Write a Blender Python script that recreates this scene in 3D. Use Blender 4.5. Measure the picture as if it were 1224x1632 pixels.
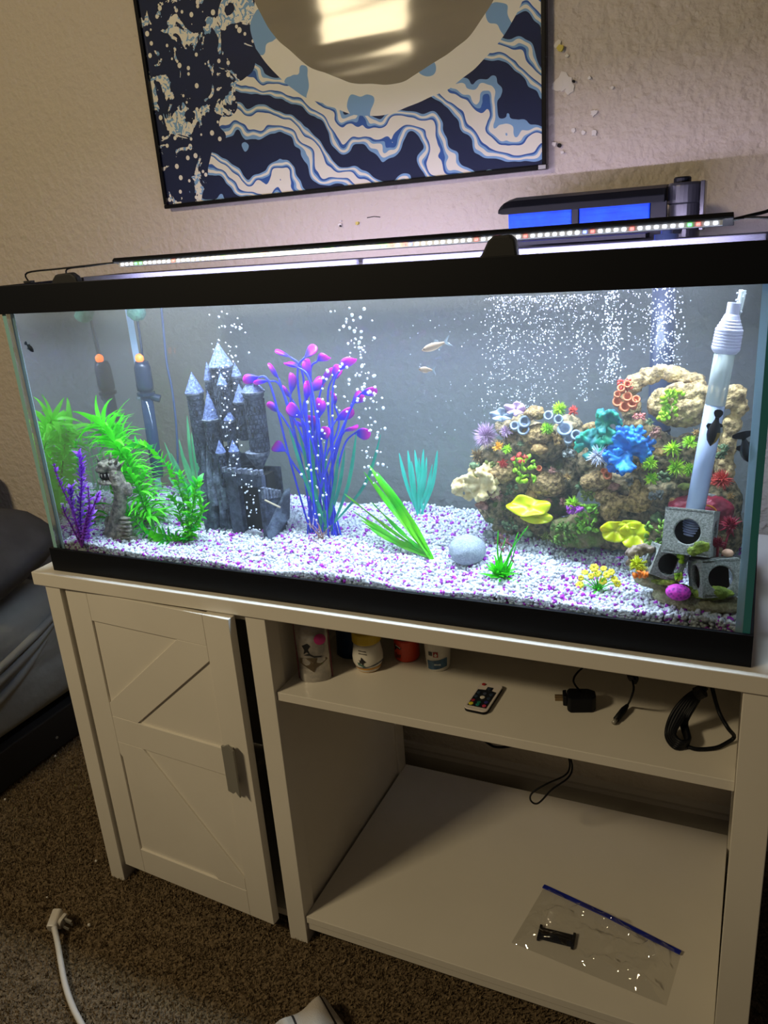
import bpy, math, random
import numpy as np
from mathutils import Vector, Matrix, noise, Euler
random.seed(7); np.random.seed(7)
for o in list(bpy.data.objects): bpy.data.objects.remove(o)
sc = bpy.context.scene
C = sc.collection

# ---------------------------------------------------------------- camera, world, lamps, exposure
Z0 = 0.744                                   # height of the console top above the carpet
CAM = (1.215, -1.0255, 0.5685 + Z0)
YAW, PITCH, ROLL, F = 0.45207, 0.33208, -0.07620, 1276.70
fw = Vector((-math.sin(YAW)*math.cos(PITCH), math.cos(YAW)*math.cos(PITCH), -math.sin(PITCH)))
r0 = Vector((math.cos(YAW), math.sin(YAW), 0)); u0 = r0.cross(fw)
rt = r0*math.cos(ROLL) + u0*math.sin(ROLL); up = -r0*math.sin(ROLL) + u0*math.cos(ROLL)
cam = bpy.data.objects.new('camera', bpy.data.cameras.new('camera')); C.objects.link(cam)
cam.matrix_world = Matrix(((rt.x, up.x, -fw.x, CAM[0]), (rt.y, up.y, -fw.y, CAM[1]), (rt.z, up.z, -fw.z, CAM[2]), (0, 0, 0, 1)))
cam.data.sensor_fit = 'HORIZONTAL'; cam.data.sensor_width = 36; cam.data.lens = 36*F/1224
cam.data.clip_start = .02
sc.camera = cam
w = bpy.data.worlds.new('room_ambient'); sc.world = w; w.use_nodes = True
w.node_tree.nodes['Background'].inputs[0].default_value = (.95, .80, .66, 1)
w.node_tree.nodes['Background'].inputs[1].default_value = .045

def area(name, loc, target, sx, sy, energy, col, spread=180):
    l = bpy.data.lights.new(name, 'AREA'); l.shape = 'RECTANGLE'; l.size = sx; l.size_y = sy
    l.energy = energy; l.color = col; l.spread = math.radians(spread)
    o = bpy.data.objects.new(name, l); C.objects.link(o); o.location = loc
    o.rotation_euler = (Vector(target)-Vector(loc)).to_track_quat('-Z', 'Y').to_euler()
    return o
area('ceiling_lamp_light', (-.55, -1.70, 1.50+Z0), (.55, .1, .1+Z0), .40, .20, 25, (1.0, .81, .50))
area('strip_light', (.65, .115, .548+Z0), (.65, .115, 0+Z0), 1.08, .03, 7.9, (.90, .93, 1.0), 128)
area('strip_side_light', (.66, .137, .550+Z0), (.66, .137+.56, .550-.829+Z0), 1.02, .008, 7.8, (.68, .60, .96), 180)
sc.view_settings.view_transform = 'Standard'; sc.view_settings.look = 'None'
sc.view_settings.gamma = 1; sc.view_settings.use_curve_mapping = False
sc.view_settings.exposure = 0
sc.cycles.max_bounces = 10; sc.cycles.transparent_max_bounces = 24
sc.cycles.volume_bounces = 0; sc.cycles.glossy_bounces = 4; sc.cycles.diffuse_bounces = 3
sc.cycles.caustics_reflective = True; sc.cycles.caustics_refractive = False
sc.cycles.sample_clamp_indirect = 5; sc.cycles.use_denoising = True
try: sc.cycles.volume_step_rate = 4
except Exception: pass

def P(px, py, y):                            # the point at depth y that is seen at this place of the photograph
    d = fw + rt*((px-612)/F) - up*((py-816)/F)
    return Vector(CAM) + d*((y-CAM[1])/d.y)
def PZ(px, py, z):
    d = fw + rt*((px-612)/F) - up*((py-816)/F)
    return Vector(CAM) + d*((z-CAM[2])/d.z)
def scl(p): return (Vector(p)-Vector(CAM)).dot(fw)/F      # metres per pixel there
def gz(x, y):
    return Z0 + .050 + .028*max(0, min(1, y/.31)) + .005*math.sin(x*9+1)*math.sin(y*14+x*5) + .004*math.sin(x*23)
def G(px, py, dz=0):
    z = Z0+.06
    for _ in range(8):
        p = PZ(px, py, z); z = gz(p.x, max(.012, min(.31, p.y)))+dz
    return p

# ---------------------------------------------------------------- materials
def newmat(name):
    m = bpy.data.materials.new(name); m.use_nodes = True; return m
def L(c):                                    # sRGB 0..255 to linear
    return tuple(((v/255)/12.92 if v/255 <= .04045 else ((v/255+.055)/1.055)**2.4) for v in c)
def mat(name, col, rough=.5, metal=0, col2=None, nscale=20, bump=0, bscale=60, alpha=1, trans=0, emit=None, estr=0, coat=0, sss=0, detail=4, spec=.5, vor=False):
    m = newmat(name); nt = m.node_tree; b = nt.nodes['Principled BSDF']
    b.inputs['Base Color'].default_value = (*L(col), 1); b.inputs['Roughness'].default_value = rough
    b.inputs['Metallic'].default_value = metal; b.inputs['Alpha'].default_value = alpha
    b.inputs['Transmission Weight'].default_value = trans; b.inputs['Specular IOR Level'].default_value = spec
    b.inputs['Coat Weight'].default_value = coat
    if sss: b.inputs['Subsurface Weight'].default_value = sss; b.inputs['Subsurface Scale'].default_value = .01
    if emit: b.inputs['Emission Color'].default_value = (*L(emit), 1); b.inputs['Emission Strength'].default_value = estr
    if col2 or bump:
        tc = nt.nodes.new('ShaderNodeTexCoord')
    if col2:
        if vor:
            n = nt.nodes.new('ShaderNodeTexVoronoi'); n.inputs['Scale'].default_value = nscale; src = n.outputs['Distance']
        else:
            n = nt.nodes.new('ShaderNodeTexNoise'); n.inputs['Scale'].default_value = nscale; n.inputs['Detail'].default_value = detail; src = n.outputs['Fac']
        nt.links.new(tc.outputs['Object'], n.inputs['Vector'])
        r = nt.nodes.new('ShaderNodeValToRGB'); r.color_ramp.elements[0].position = .38; r.color_ramp.elements[1].position = .62
        if vor: r.color_ramp.elements[0].position = .05; r.color_ramp.elements[1].position = .6
        r.color_ramp.elements[0].color = (*L(col), 1); r.color_ramp.elements[1].color = (*L(col2), 1)
        nt.links.new(src, r.inputs[0]); nt.links.new(r.outputs[0], b.inputs['Base Color'])
    if bump:
        n2 = nt.nodes.new('ShaderNodeTexNoise'); n2.inputs['Scale'].default_value = bscale; n2.inputs['Detail'].default_value = 4
        nt.links.new(tc.outputs['Object'], n2.inputs['Vector'])
        bp = nt.nodes.new('ShaderNodeBump'); bp.inputs['Strength'].default_value = 1; bp.inputs['Distance'].default_value = bump
        nt.links.new(n2.outputs['Fac'], bp.inputs['Height']); nt.links.new(bp.outputs[0], b.inputs['Normal'])
    return m

M = {}
M['wall'] = mat('textured_beige_paint', (198, 187, 172), .6, bump=.006, bscale=60)
M['carpet'] = mat('brown_carpet', (128, 110, 84), 1, col2=(92, 77, 56), nscale=160, bump=.004, bscale=190)
M['pile'] = mat('carpet_tufts', (150, 130, 100), 1, col2=(88, 72, 50), nscale=120, spec=.1)
M['base'] = mat('white_baseboard', (190, 182, 168), .5)
M['lam'] = mat('white_laminate', (226, 220, 208), .33, col2=(222, 216, 204), nscale=5)
M['dark_in'] = mat('dark_gap', (30, 27, 25), .8)
M['steel'] = mat('brushed_grey_metal', (158, 156, 148), .5, .5)
M['blk'] = mat('black_plastic', (7, 10, 18), .5, spec=.22)
M['blkm'] = mat('matt_black', (22, 22, 24), .7)
M['silic'] = mat('pale_silicone', (196, 226, 240), .3, alpha=.7)
M['teal_pale'] = mat('glass_edge_pale', (140, 190, 192), .15, coat=.5)
M['teal'] = mat('glass_edge_teal', (52, 122, 132), .15, coat=.5)

def glass_mat(name, ior, extra, tint):
    m = newmat(name); nt = m.node_tree; nt.nodes.remove(nt.nodes['Principled BSDF'])
    out = nt.nodes['Material Output']
    t = nt.nodes.new('ShaderNodeBsdfTransparent'); t.inputs[0].default_value = (*tint, 1)
    g = nt.nodes.new('ShaderNodeBsdfGlossy'); g.inputs['Roughness'].default_value = .02
    mx = nt.nodes.new('ShaderNodeMixShader'); fr = nt.nodes.new('ShaderNodeFresnel'); fr.inputs[0].default_value = ior
    geo = nt.nodes.new('ShaderNodeNewGeometry')
    inv = nt.nodes.new('ShaderNodeMath'); inv.operation = 'SUBTRACT'; inv.inputs[0].default_value = 1
    nt.links.new(geo.outputs['Backfacing'], inv.inputs[1])
    ml = nt.nodes.new('ShaderNodeMath'); ml.operation = 'MULTIPLY_ADD' if extra else 'MULTIPLY'
    ml.use_clamp = True
    if extra:
        ad = nt.nodes.new('ShaderNodeMath'); ad.operation = 'ADD'; ad.use_clamp = True; ad.inputs[1].default_value = extra
        nt.links.new(fr.outputs[0], ad.inputs[0]); ml.operation = 'MULTIPLY'
        nt.links.new(ad.outputs[0], ml.inputs[0])
    else: nt.links.new(fr.outputs[0], ml.inputs[0])
    nt.links.new(inv.outputs[0], ml.inputs[1])
    nt.links.new(ml.outputs[0], mx.inputs[0]); nt.links.new(t.outputs[0], mx.inputs[1]); nt.links.new(g.outputs[0], mx.inputs[2])
    nt.links.new(mx.outputs[0], out.inputs['Surface'])
    return m
M['glass'] = glass_mat('clear_glass', 1.45, 0, (.985, .995, .99))
M['glass_back'] = glass_mat('dimmed_back_glass', 1.45, 0, (.75, .80, .82))  # tint stands in for light lost through the pane; dims the wall behind
M['glass_side'] = glass_mat('end_glass_wet_inside', 1.5, .62, (.9, .97, .99))
M['poly'] = glass_mat('clear_polythene', 1.6, .05, (.965, .965, .96))

def water_mat():
    m = newmat('hazy_water'); nt = m.node_tree; nt.nodes.remove(nt.nodes['Principled BSDF'])
    out = nt.nodes['Material Output']
    t = nt.nodes.new('ShaderNodeBsdfTransparent'); nt.links.new(t.outputs[0], out.inputs['Surface'])
    s = nt.nodes.new('ShaderNodeVolumeScatter'); s.inputs['Color'].default_value = (.92, .95, .94, 1); s.inputs['Density'].default_value = .34
    s.inputs['Anisotropy'].default_value = .1
    a = nt.nodes.new('ShaderNodeVolumeAbsorption'); a.inputs['Color'].default_value = (.45, .80, .92, 1); a.inputs['Density'].default_value = .75
    ad = nt.nodes.new('ShaderNodeAddShader'); nt.links.new(s.outputs[0], ad.inputs[0]); nt.links.new(a.outputs[0], ad.inputs[1])
    nt.links.new(ad.outputs[0], out.inputs['Volume'])
    return m
M['water'] = water_mat()

# ---------------------------------------------------------------- object helpers
W = {}
class MB:
    def __init__(s): s.v = []; s.f = []; s.m = []
    def add(s, v, f, mi=0):
        n = len(s.v); s.v += [tuple(a) for a in v]; s.f += [tuple(i+n for i in q) for q in f]; s.m += [mi]*len(f); return s
    def box(s, x0, x1, y0, y1, z0, z1, mi=0, mtx=None):
        v = [Vector((x, y, z)) for x in (x0, x1) for y in (y0, y1) for z in (z0, z1)]
        if mtx is not None: v = [mtx @ a for a in v]
        return s.add(v, [(0, 1, 3, 2), (4, 6, 7, 5), (0, 4, 5, 1), (2, 3, 7, 6), (0, 2, 6, 4), (1, 5, 7, 3)], mi)
    def tube(s, path, r, seg=8, mi=0, cap=True, flat=1):
        path = [Vector(p) for p in path]; n = len(path)
        if not hasattr(r, '__len__'): r = [r]*n
        v = []; f = []; prev = None
        for i, p in enumerate(path):
            t = (path[min(i+1, n-1)]-path[max(i-1, 0)]).normalized()
            if prev is None: a = t.orthogonal().normalized()
            else: a = (prev - t*prev.dot(t)).normalized() if (prev - t*prev.dot(t)).length > 1e-6 else t.orthogonal().normalized()
            prev = a; b = t.cross(a)
            for k in range(seg):
                th = 2*math.pi*k/seg; v.append(p + (a*math.cos(th) + b*math.sin(th)*flat)*r[i])
        for i in range(n-1):
            for k in range(seg):
                k2 = (k+1) % seg; f.append((i*seg+k, i*seg+k2, (i+1)*seg+k2, (i+1)*seg+k))
        if cap: f.append(tuple(reversed(range(seg)))); f.append(tuple((n-1)*seg+k for k in range(seg)))
        return s.add(v, f, mi)
    def lathe(s, prof, center, seg=24, mi=0, mtx=None, cap=True):
        v = []; f = []; n = len(prof)
        for r, z in prof:
            for k in range(seg):
                th = 2*math.pi*k/seg; a = Vector((r*math.cos(th), r*math.sin(th), z))
                v.append((mtx @ a if mtx is not None else a) + Vector(center))
        for i in range(n-1):
            for k in range(seg):
                k2 = (k+1) % seg; f.append((i*seg+k, i*seg+k2, (i+1)*seg+k2, (i+1)*seg+k))
        if cap: f.append(tuple(reversed(range(seg)))); f.append(tuple((n-1)*seg+k for k in range(seg)))
        return s.add(v, f, mi)
    def ico(s, c, rad, sub=2, amp=0, fr=20, mi=0, mtx=None, seed=0):
        vs, fs = ICO[sub]; c = Vector(c); rad = Vector(rad) if hasattr(rad, '__len__') else Vector((rad,)*3)
        out = []
        for a in vs:
            p = Vector((a[0]*rad.x, a[1]*rad.y, a[2]*rad.z))
            if mtx is not None: p = mtx @ p
            p = c+p
            if amp: p = p + (p-c).normalized()*amp*(noise.fractal(p*fr+Vector((seed,)*3), .9, 2.1, 4))
            out.append(p)
        return s.add(out, fs, mi)
    def prism(s, pts, mtx, d, mi=0):          # polygon in local xy, extruded along local z from 0 to d
        n = len(pts); v = [mtx @ Vector((x, y, 0)) for x, y in pts] + [mtx @ Vector((x, y, d)) for x, y in pts]
        f = [tuple(reversed(range(n))), tuple(range(n, 2*n))] + [(i, (i+1) % n, n+(i+1) % n, n+i) for i in range(n)]
        return s.add(v, f, mi)
    def mesh(s, name, mats, smooth=False):
        me = bpy.data.meshes.new(name); me.from_pydata(s.v, [], s.f)
        for m in (mats if isinstance(mats, (list, tuple)) else [mats]): me.materials.append(m)
        me.polygons.foreach_set('material_index', s.m)
        if smooth: me.polygons.foreach_set('use_smooth', [True]*len(s.f))
        me.update(); return me
import bmesh as _bm
ICO = {}
for k in (1, 2, 3, 4, 5):
    b_ = _bm.new(); _bm.ops.create_icosphere(b_, subdivisions=k, radius=1)
    ICO[k] = ([tuple(v.co) for v in b_.verts], [tuple(v.index for v in f.verts) for f in b_.faces]); b_.free()

def place(o, parent=None, mtx=None):
    C.objects.link(o) if o.name not in C.objects else None
    mtx = mtx or Matrix.Identity(4); W[o.name] = mtx
    if parent:
        o.parent = parent; o.matrix_parent_inverse = W[parent.name].inverted()
    o.matrix_basis = mtx
    return o
def ob(name, mb, mats, parent=None, smooth=False, mtx=None, bevel=0, label=None, kind=None, solid=0, origin=None):
    me = mb if isinstance(mb, bpy.types.Mesh) else mb.mesh(name, mats, smooth)
    o = bpy.data.objects.new(name, me); place(o, parent, mtx)
    if bevel:
        b = o.modifiers.new('bevel', 'BEVEL'); b.width = bevel; b.segments = 2; b.limit_method = 'ANGLE'
    if solid:
        b = o.modifiers.new('solid', 'SOLIDIFY'); b.thickness = solid; b.offset = 0
    if label: o['label'] = label
    if kind: o['kind'] = kind
    return o
def tag(o, label, cat, group=None, kind=None):
    o['label'] = label; o['category'] = cat
    if group: o['group'] = group
    if kind: o['kind'] = kind
    return o
def thing(name, loc, label, cat, group=None):
    o = bpy.data.objects.new(name, None); o.empty_display_size = .02
    place(o, None, Matrix.Translation(loc)); return tag(o, label, cat, group)
def curve(pts, n=8):                          # smooth path through the points
    pts = [Vector(p) for p in pts]; out = []
    for i in range(len(pts)-1):
        a = pts[max(i-1, 0)]; b = pts[i]; c = pts[i+1]; d = pts[min(i+2, len(pts)-1)]
        for k in range(n):
            t = k/n; out.append(.5*((2*b)+(-a+c)*t+(2*a-5*b+4*c-d)*t*t+(-a+3*b-3*c+d)*t**3))
    out.append(pts[-1]); return out
def frame(d, upv=Vector((0, 0, 1))):          # rotation whose z axis is d
    z = Vector(d).normalized(); x = upv.cross(z)
    if x.length < 1e-4: x = Vector((1, 0, 0))
    x.normalize(); y = z.cross(x)
    return Matrix(((x.x, y.x, z.x), (x.y, y.y, z.y), (x.z, y.z, z.z)))
def rnd(a, b): return random.uniform(a, b)

# ================================================================ THE SETTING
WY = .56
def structure(name, mb, mats, **k): return ob(name, mb, mats, kind='structure', **k)
wall = structure('wall_back', MB().box(-2.6, 3.2, WY, WY+.12, 0, 2.6), M['wall'])
floor = structure('floor', MB().box(-2.6, 3.2, -3.2, WY, -.05, 0), M['carpet'])
bb = MB()
prof = [(0, 0), (.014, 0), (.014, .058), (.010, .066), (.010, .072), (.005, .080), (0, .084)]
v = [(x, WY-a, z) for x in (-2.6, 3.2) for a, z in prof]; n = len(prof)
bb.add(v, [(i, i+1, n+i+1, n+i) for i in range(n-1)] + [tuple(range(n)), tuple(range(2*n-1, n-1, -1))])
structure('baseboard_back', bb, M['base'])

# carpet pile: uncountable short tufts where the carpet is seen
def tufts():
    N = 110000; xs = np.random.uniform(-.62, 1.40, N); ys = np.random.uniform(-.38, .46, N); ok = ~((xs > .03) & (xs < 1.26) & (ys > .12)); xs = xs[ok]; ys = ys[ok]; N = len(xs)
    h = np.random.uniform(.005, .010, N); a = np.random.uniform(0, 2*np.pi, N); wd = np.random.uniform(.0013, .0022, N)
    lx = np.random.normal(0, .0028, N); ly = np.random.normal(0, .0028, N)
    V = np.zeros((N, 3, 3)); V[:, 0] = np.stack([xs-np.cos(a)*wd, ys-np.sin(a)*wd, xs*0-.0005], 1)
    V[:, 1] = np.stack([xs+np.cos(a)*wd, ys+np.sin(a)*wd, xs*0-.0005], 1); V[:, 2] = np.stack([xs+lx, ys+ly, h], 1)
    return V.reshape(-1, 3).tolist(), np.arange(N*3).reshape(-1, 3).tolist()
v, f = tufts(); me = bpy.data.meshes.new('carpet_pile'); me.from_pydata(v, [], f); me.materials.append(M['pile'])
ob('carpet_pile', me, None, floor, kind='stuff', label='short flecked brown carpet pile')

# nail holes, plugs and filler patches on the wall
NP = 0
def disc_on_wall(name, px, py, r, m, depth=.002, lab=None, jag=0):
    c = P(px, py, WY); pts = []
    for k in range(14):
        q = r*(1+rnd(-jag, jag)); pts.append((math.cos(k*math.pi/7)*q, math.sin(k*math.pi/7)*q*rnd(1-jag, 1)))
    global NP; NP = NP+1; depth += .00025*NP if 'patch' in name else .0048 if 'hole' in name else .005
    ob(name, MB().prism(pts, Matrix.Translation((c.x, WY+.001, c.z)) @ Matrix.Rotation(math.pi/2, 4, 'X'), depth+.001), m, wall, label=lab)
hole_m = mat('hole_dark', (20, 17, 15), .9); fill_m = mat('white_filler', (222, 218, 210), .5); plug_m = mat('yellow_plug', (196, 178, 70), .4)
disc_on_wall('nail_hole', 892, 232, .0035, hole_m, .001, 'dark round nail hole')
disc_on_wall('wall_plug', 894, 77, .006, plug_m, .002, 'yellow wall plug', .2)
disc_on_wall('wall_plug', 571, 356, .0035, plug_m, .002, 'small yellow wall plug', .2)
for px, py, r in ((899, 132, .017), (888, 138, .011), (908, 143, .008), (889, 70, .006), (904, 89, .003), (914, 208, .004), (930, 211, .004), (947, 212, .005), (947, 180, .006), (976, 140, .003), (940, 124, .003), (543, 358, .004), (544, 352, .002), (884, 230, .004), (897, 243, .003)):
    disc_on_wall('filler_patch', px, py, r, fill_m, .0008, None, .28)
disc_on_wall('nail_hole', 915, 130, .0022, hole_m, .001)
disc_on_wall('nail_hole', 544, 360, .002, hole_m, .001)
scm = MB().tube([P(585, 347, WY-.0005), P(596, 345, WY-.0005), P(606, 346, WY-.0005)], .0008, 5); ob('scratch', scm, hole_m, wall, label='short dark scratch')

# ================================================================ CONSOLE
st = thing('media_console', (.62, .2, 0), 'white laminate console with a crossed barn door and open shelves, carrying the aquarium', 'console')
z = Z0
YF = -.017; YB = .49
ob('tabletop', MB().box(-.044, 1.297, -.022, .50, z-.027, z), M['lam'], st, bevel=.0015)
for x0, x1 in ((-.020, .018), (.446, .486), (1.226, 1.272)):
    ob('leg', MB().box(x0, x1, YF, YF+.038, 0, z-.0272), M['lam'], st, bevel=.0012)
    ob('leg', MB().box(x0, x1, YB-.038, YB, 0, z-.0272), M['lam'], st, bevel=.0012)
for x0 in (-.015, .466, 1.232):
    ob('side_panel' if x0 != .466 else 'divider_panel', MB().box(x0, x0+.014, YF+.038, YB-.038, .036, z-.0275), M['lam'], st)
ob('shelf', MB().box(.4865, 1.2255, YF+.006, YB-.06, z-.191, z-.174), M['lam'], st, bevel=.001)
ob('bottom_panel', MB().box(.4865, 1.2255, YF+.004, YB, z-.694, z-.678), M['lam'], st, bevel=.001)
ob('plinth_rail', MB().box(.4865, 1.2255, YF+.007, YF+.024, z-.712, z-.6945), M['lam'], st, bevel=.001)
ob('bottom_panel', MB().box(.0185, .4455, YF+.02, YB, z-.712, z-.696), M['lam'], st)
ob('back_panel', MB().box(-.001, .465, YB-.034, YB-.030, z-.69, z-.03), M['lam'], st)
ob('back_panel', MB().box(.4865, 1.2255, YB-.034, YB-.030, z-.20, z-.03), M['lam'], st)
ob('top_rail', MB().box(.0185, .4455, YF+.015, YF+.03, z-.045, z-.0272), M['lam'], st)
d_ = fw + rt*((478-612)/F) - up*((1343-816)/F); d_ = Vector(CAM)+d_*((.4805-CAM[0])/d_.x); HOLE = (d_.y, d_.z)
for _k in (0,):
    ob('screw_hole', MB().lathe([(.0025, 0), (.0025, .001)], (.4805, float(HOLE[0]), float(HOLE[1])), 10, mtx=Matrix.Rotation(math.pi/2, 3, 'Y')), hole_m, st)
# door, ajar a little
dz0, dz1 = z-.700, z-.0295; DX0, DX1 = .0235, .4255
dm = Matrix.Translation((DX0, YF+.004, 0)) @ Matrix.Rotation(math.radians(-3.7), 4, 'Z') @ Matrix.Translation((-DX0, -(YF+.004), 0))
door = bpy.data.objects.new('door', None); place(door, st, Matrix.Translation((DX0, YF, .4)))
yf = YF+.007
ob('panel', MB().box(DX0+.002, DX1-.002, yf+.0045, yf+.014, dz0+.002, dz1-.002, mtx=dm), M['lam'], door)
sw = .058; zr = z-.335
def plank(name, *a): ob(name, MB().box(*a, mtx=dm), M['lam'], door, bevel=.0009)
plank('stile', DX0, DX0+sw, yf, yf+.018, dz0, dz1); plank('stile', DX1-sw, DX1, yf, yf+.018, dz0, dz1)
plank('rail', DX0+sw+.0004, DX1-sw-.0004, yf, yf+.0065, dz1-.062, dz1)
plank('rail', DX0+sw+.0004, DX1-sw-.0004, yf, yf+.0065, zr-.030, zr+.030)
plank('rail', DX0+sw+.0004, DX1-sw-.0004, yf, yf+.0065, dz0, dz0+.062)
ax0, ax1 = DX0+sw+.0004, DX1-sw-.0004
def brace(pts):
    mtx = dm @ Matrix.Translation((0, yf+.0065, 0)) @ Matrix.Rotation(math.pi/2, 4, 'X')
    ob('brace', MB().prism(pts, mtx, .0063), M['lam'], door, bevel=.0008)
t0, t1 = zr+.0303, dz1-.0623; b0, b1 = dz0+.0623, zr-.0303; k = .070
brace([(ax0, t0), (ax0+k, t0), (ax1, t1-.03), (ax1, t1), (ax1-k, t1), (ax0, t0+.03)])
brace([(ax0, b1), (ax0, b1-.03), (ax1-k, b0), (ax1, b0), (ax1, b0+.03), (ax0+k, b1)])
hd = MB()
hx = DX1-.036
hp = [(-.010, -.052), (.002, -.055), (.008, -.049), (.012, -.055), (.017, -.060), (.017, .042), (.006, .052), (.001, .050), (-.003, .047), (-.010, .047)]
hd.prism([(hx+a, z-.330+b) for a, b in hp], dm @ Matrix.Translation((0, yf-.014, 0)) @ Matrix.Rotation(math.pi/2, 4, 'X'), .004)
hd.box(hx-.004, hx+.004, yf-.014, yf+.001, z-.37, z-.362, mtx=dm).box(hx-.004, hx+.004, yf-.014, yf+.001, z-.302, z-.294, mtx=dm)
ob('handle', hd, M['steel'], door, bevel=.0008, label='grey metal pull handle')

# ================================================================ AQUARIUM
TW, TD, TH = 1.232, .322, .533
tk = thing('aquarium', (TW/2, TD/2, Z0), 'long rectangular glass fish tank with black rims, standing on the white console', 'aquarium')
def ring(mb, x0, x1, y0, y1, z0, z1, t):
    mb.box(x0, x1, y0, y0+t, z0, z1).box(x0, x1, y1-t, y1, z0, z1).box(x0, x0+t, y0+t, y1-t, z0, z1).box(x1-t, x1, y0+t, y1-t, z0, z1); return mb
ob('base_frame', ring(MB(), -.003, TW+.001, -.003, TD+.003, Z0+.0003, Z0+.047, .006), M['blk'], tk, bevel=.001)
tf = ring(MB(), -.003, TW+.003, -.003, TD+.003, Z0+TH-.047, Z0+TH, .006); ring(tf, .003, TW-.003, .003, TD-.003, Z0+TH-.0165, Z0+TH-.013, .016)
ob('top_frame', tf, M['blk'], tk, bevel=.001)
g = .009
gm = MB().box(.0035+g, TW-.0035-g, .0032, .0032+g, Z0+.02, Z0+TH-.018); gm.m = [0, 0, 0, 1, 0, 0]; ob('front_pane', gm, [M['glass'], M['glass_side']], tk)
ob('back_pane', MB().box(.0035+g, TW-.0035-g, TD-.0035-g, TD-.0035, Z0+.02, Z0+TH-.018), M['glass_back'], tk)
def side(x0, x1, inner):
    mb = MB().box(x0, x1, .0032, TD-.0035, Z0+.02, Z0+TH-.018)
    mb.m = [0]*6
    mb.m[inner] = 1; mb.m[2] = 2; mb.m[3] = 2
    return mb
ob('end_pane', side(.0035, .0035+g, 1), [M['glass'], M['glass_side'], M['teal_pale']], tk)
ob('end_pane', side(TW-.0035-g, TW-.0035, 0), [M['glass'], M['glass_side'], M['teal']], tk)
ob('bottom_pane', MB().box(.0035+g, TW-.0035-g, .0125, TD-.013, Z0+.012, Z0+.02), M['glass'], tk)
for x, y in ((.0035+g, .0125), (TW-.0035-g, .0125), (.0035+g, TD-.0128), (TW-.0035-g, TD-.0128)):
    sx = 1 if x < .5 else -1; sy = 1 if y < .1 else -1
    q = [(0, 0), (sx*.009, 0), (0, sy*.009)]
    if sx*sy < 0: q = q[::-1]
    ob('silicone_seam', MB().prism(q, Matrix.Translation((x, y, Z0+.021)), TH-.04), M['silic'], tk)
wt = ob('water', MB().box(.0135, TW-.0135, .0132, TD-.0135, Z0+.021, Z0+.484), M['water'], tk)
wt['kind'] = 'stuff'; wt['label'] = 'slightly hazy bluish water'

# gravel
def gravel():
    N = 27000
    xs = np.random.uniform(.015, TW-.015, N); ys = .0145+(.305-.0145)*np.random.uniform(0, 1, N)**1.15
    vs, fs = ICO[1]; vs = np.array(vs); fs = np.array(fs); nv = len(vs)
    base = np.array([gz(x, y) for x, y in zip(xs, ys)])
    zs = base - np.random.uniform(0, .0045, N)
    # a wall of pebbles behind the front glass below the surface
    fr = np.random.uniform(0, 1, N) < .13
    ys[fr] = np.random.uniform(.0155, .0175, fr.sum()); zs[fr] = np.random.uniform(Z0+.026, Z0+.054, fr.sum())
    zs = np.minimum(zs, np.array([gz(x, y) for x, y in zip(xs, ys)]))
    r = np.random.uniform(.0020, .0038, (N, 1)); sc3 = r*np.random.uniform(.65, 1.3, (N, 3))
    q = np.random.normal(size=(N, 4)); q /= np.linalg.norm(q, axis=1, keepdims=True); a, b, c, d = q.T
    R = np.stack([1-2*(c*c+d*d), 2*(b*c-a*d), 2*(b*d+a*c), 2*(b*c+a*d), 1-2*(b*b+d*d), 2*(c*d-a*b), 2*(b*d-a*c), 2*(c*d+a*b), 1-2*(b*b+c*c)], 1).reshape(N, 3, 3)
    V = np.einsum('nij,nkj->nki', R, vs[None]*sc3[:, None]*(1+np.random.uniform(-.25, .25, (N, nv, 1))))
    V += np.stack([xs, ys, zs], 1)[:, None]
    V[:, :, 1] = np.maximum(V[:, :, 1], .0137)
    Fc = fs[None]+(np.arange(N)*nv)[:, None, None]
    patch = np.array([noise.noise(Vector((x*9, y*9, 3))) for x, y in zip(xs, ys)])
    mi = (np.random.uniform(0, 1, N) < .135+.20*np.clip(patch, -.4, 1)).astype(int)
    mi[(mi == 1) & (np.random.uniform(0, 1, N) < .3)] = 2
    me = bpy.data.meshes.new('gravel'); V = V.reshape(-1, 3); Fc = Fc.reshape(-1, 3)
    me.vertices.add(len(V)); me.vertices.foreach_set('co', V.ravel().astype(np.float32))
    me.loops.add(Fc.size); me.loops.foreach_set('vertex_index', Fc.ravel().astype(np.int32))
    me.polygons.add(len(Fc)); me.polygons.foreach_set('loop_start', np.arange(0, Fc.size, 3, dtype=np.int32))
    for m in (mat('white_pebble', (226, 228, 230), .45, col2=(205, 208, 214), nscale=90), mat('magenta_pebble', (176, 40, 196), .4), mat('violet_pebble', (134, 34, 150), .4)): me.materials.append(m)
    me.polygons.foreach_set('material_index', np.repeat(mi, len(fs)).astype(np.int32)); me.update(); me.validate()
    return me
gr = ob('gravel', gravel(), None); tag(gr, 'white aquarium gravel mixed with magenta pebbles on the tank floor', 'gravel', kind='stuff')
# bed that carries the gravel
gb = MB(); nx, ny = 60, 14
vv = [(.0145+(TW-.029)*i/nx, .0145+(TD-.029)*j/ny, gz(.0145+(TW-.029)*i/nx, .0145+(TD-.029)*j/ny)-.004) for i in range(nx+1) for j in range(ny+1)]
gb.add(vv, [(i*(ny+1)+j, (i+1)*(ny+1)+j, (i+1)*(ny+1)+j+1, i*(ny+1)+j+1) for i in range(nx) for j in range(ny)])
ob('gravel_bed', gb, mat('gravel_bed', (214, 210, 218), .8), gr, kind='stuff')

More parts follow.
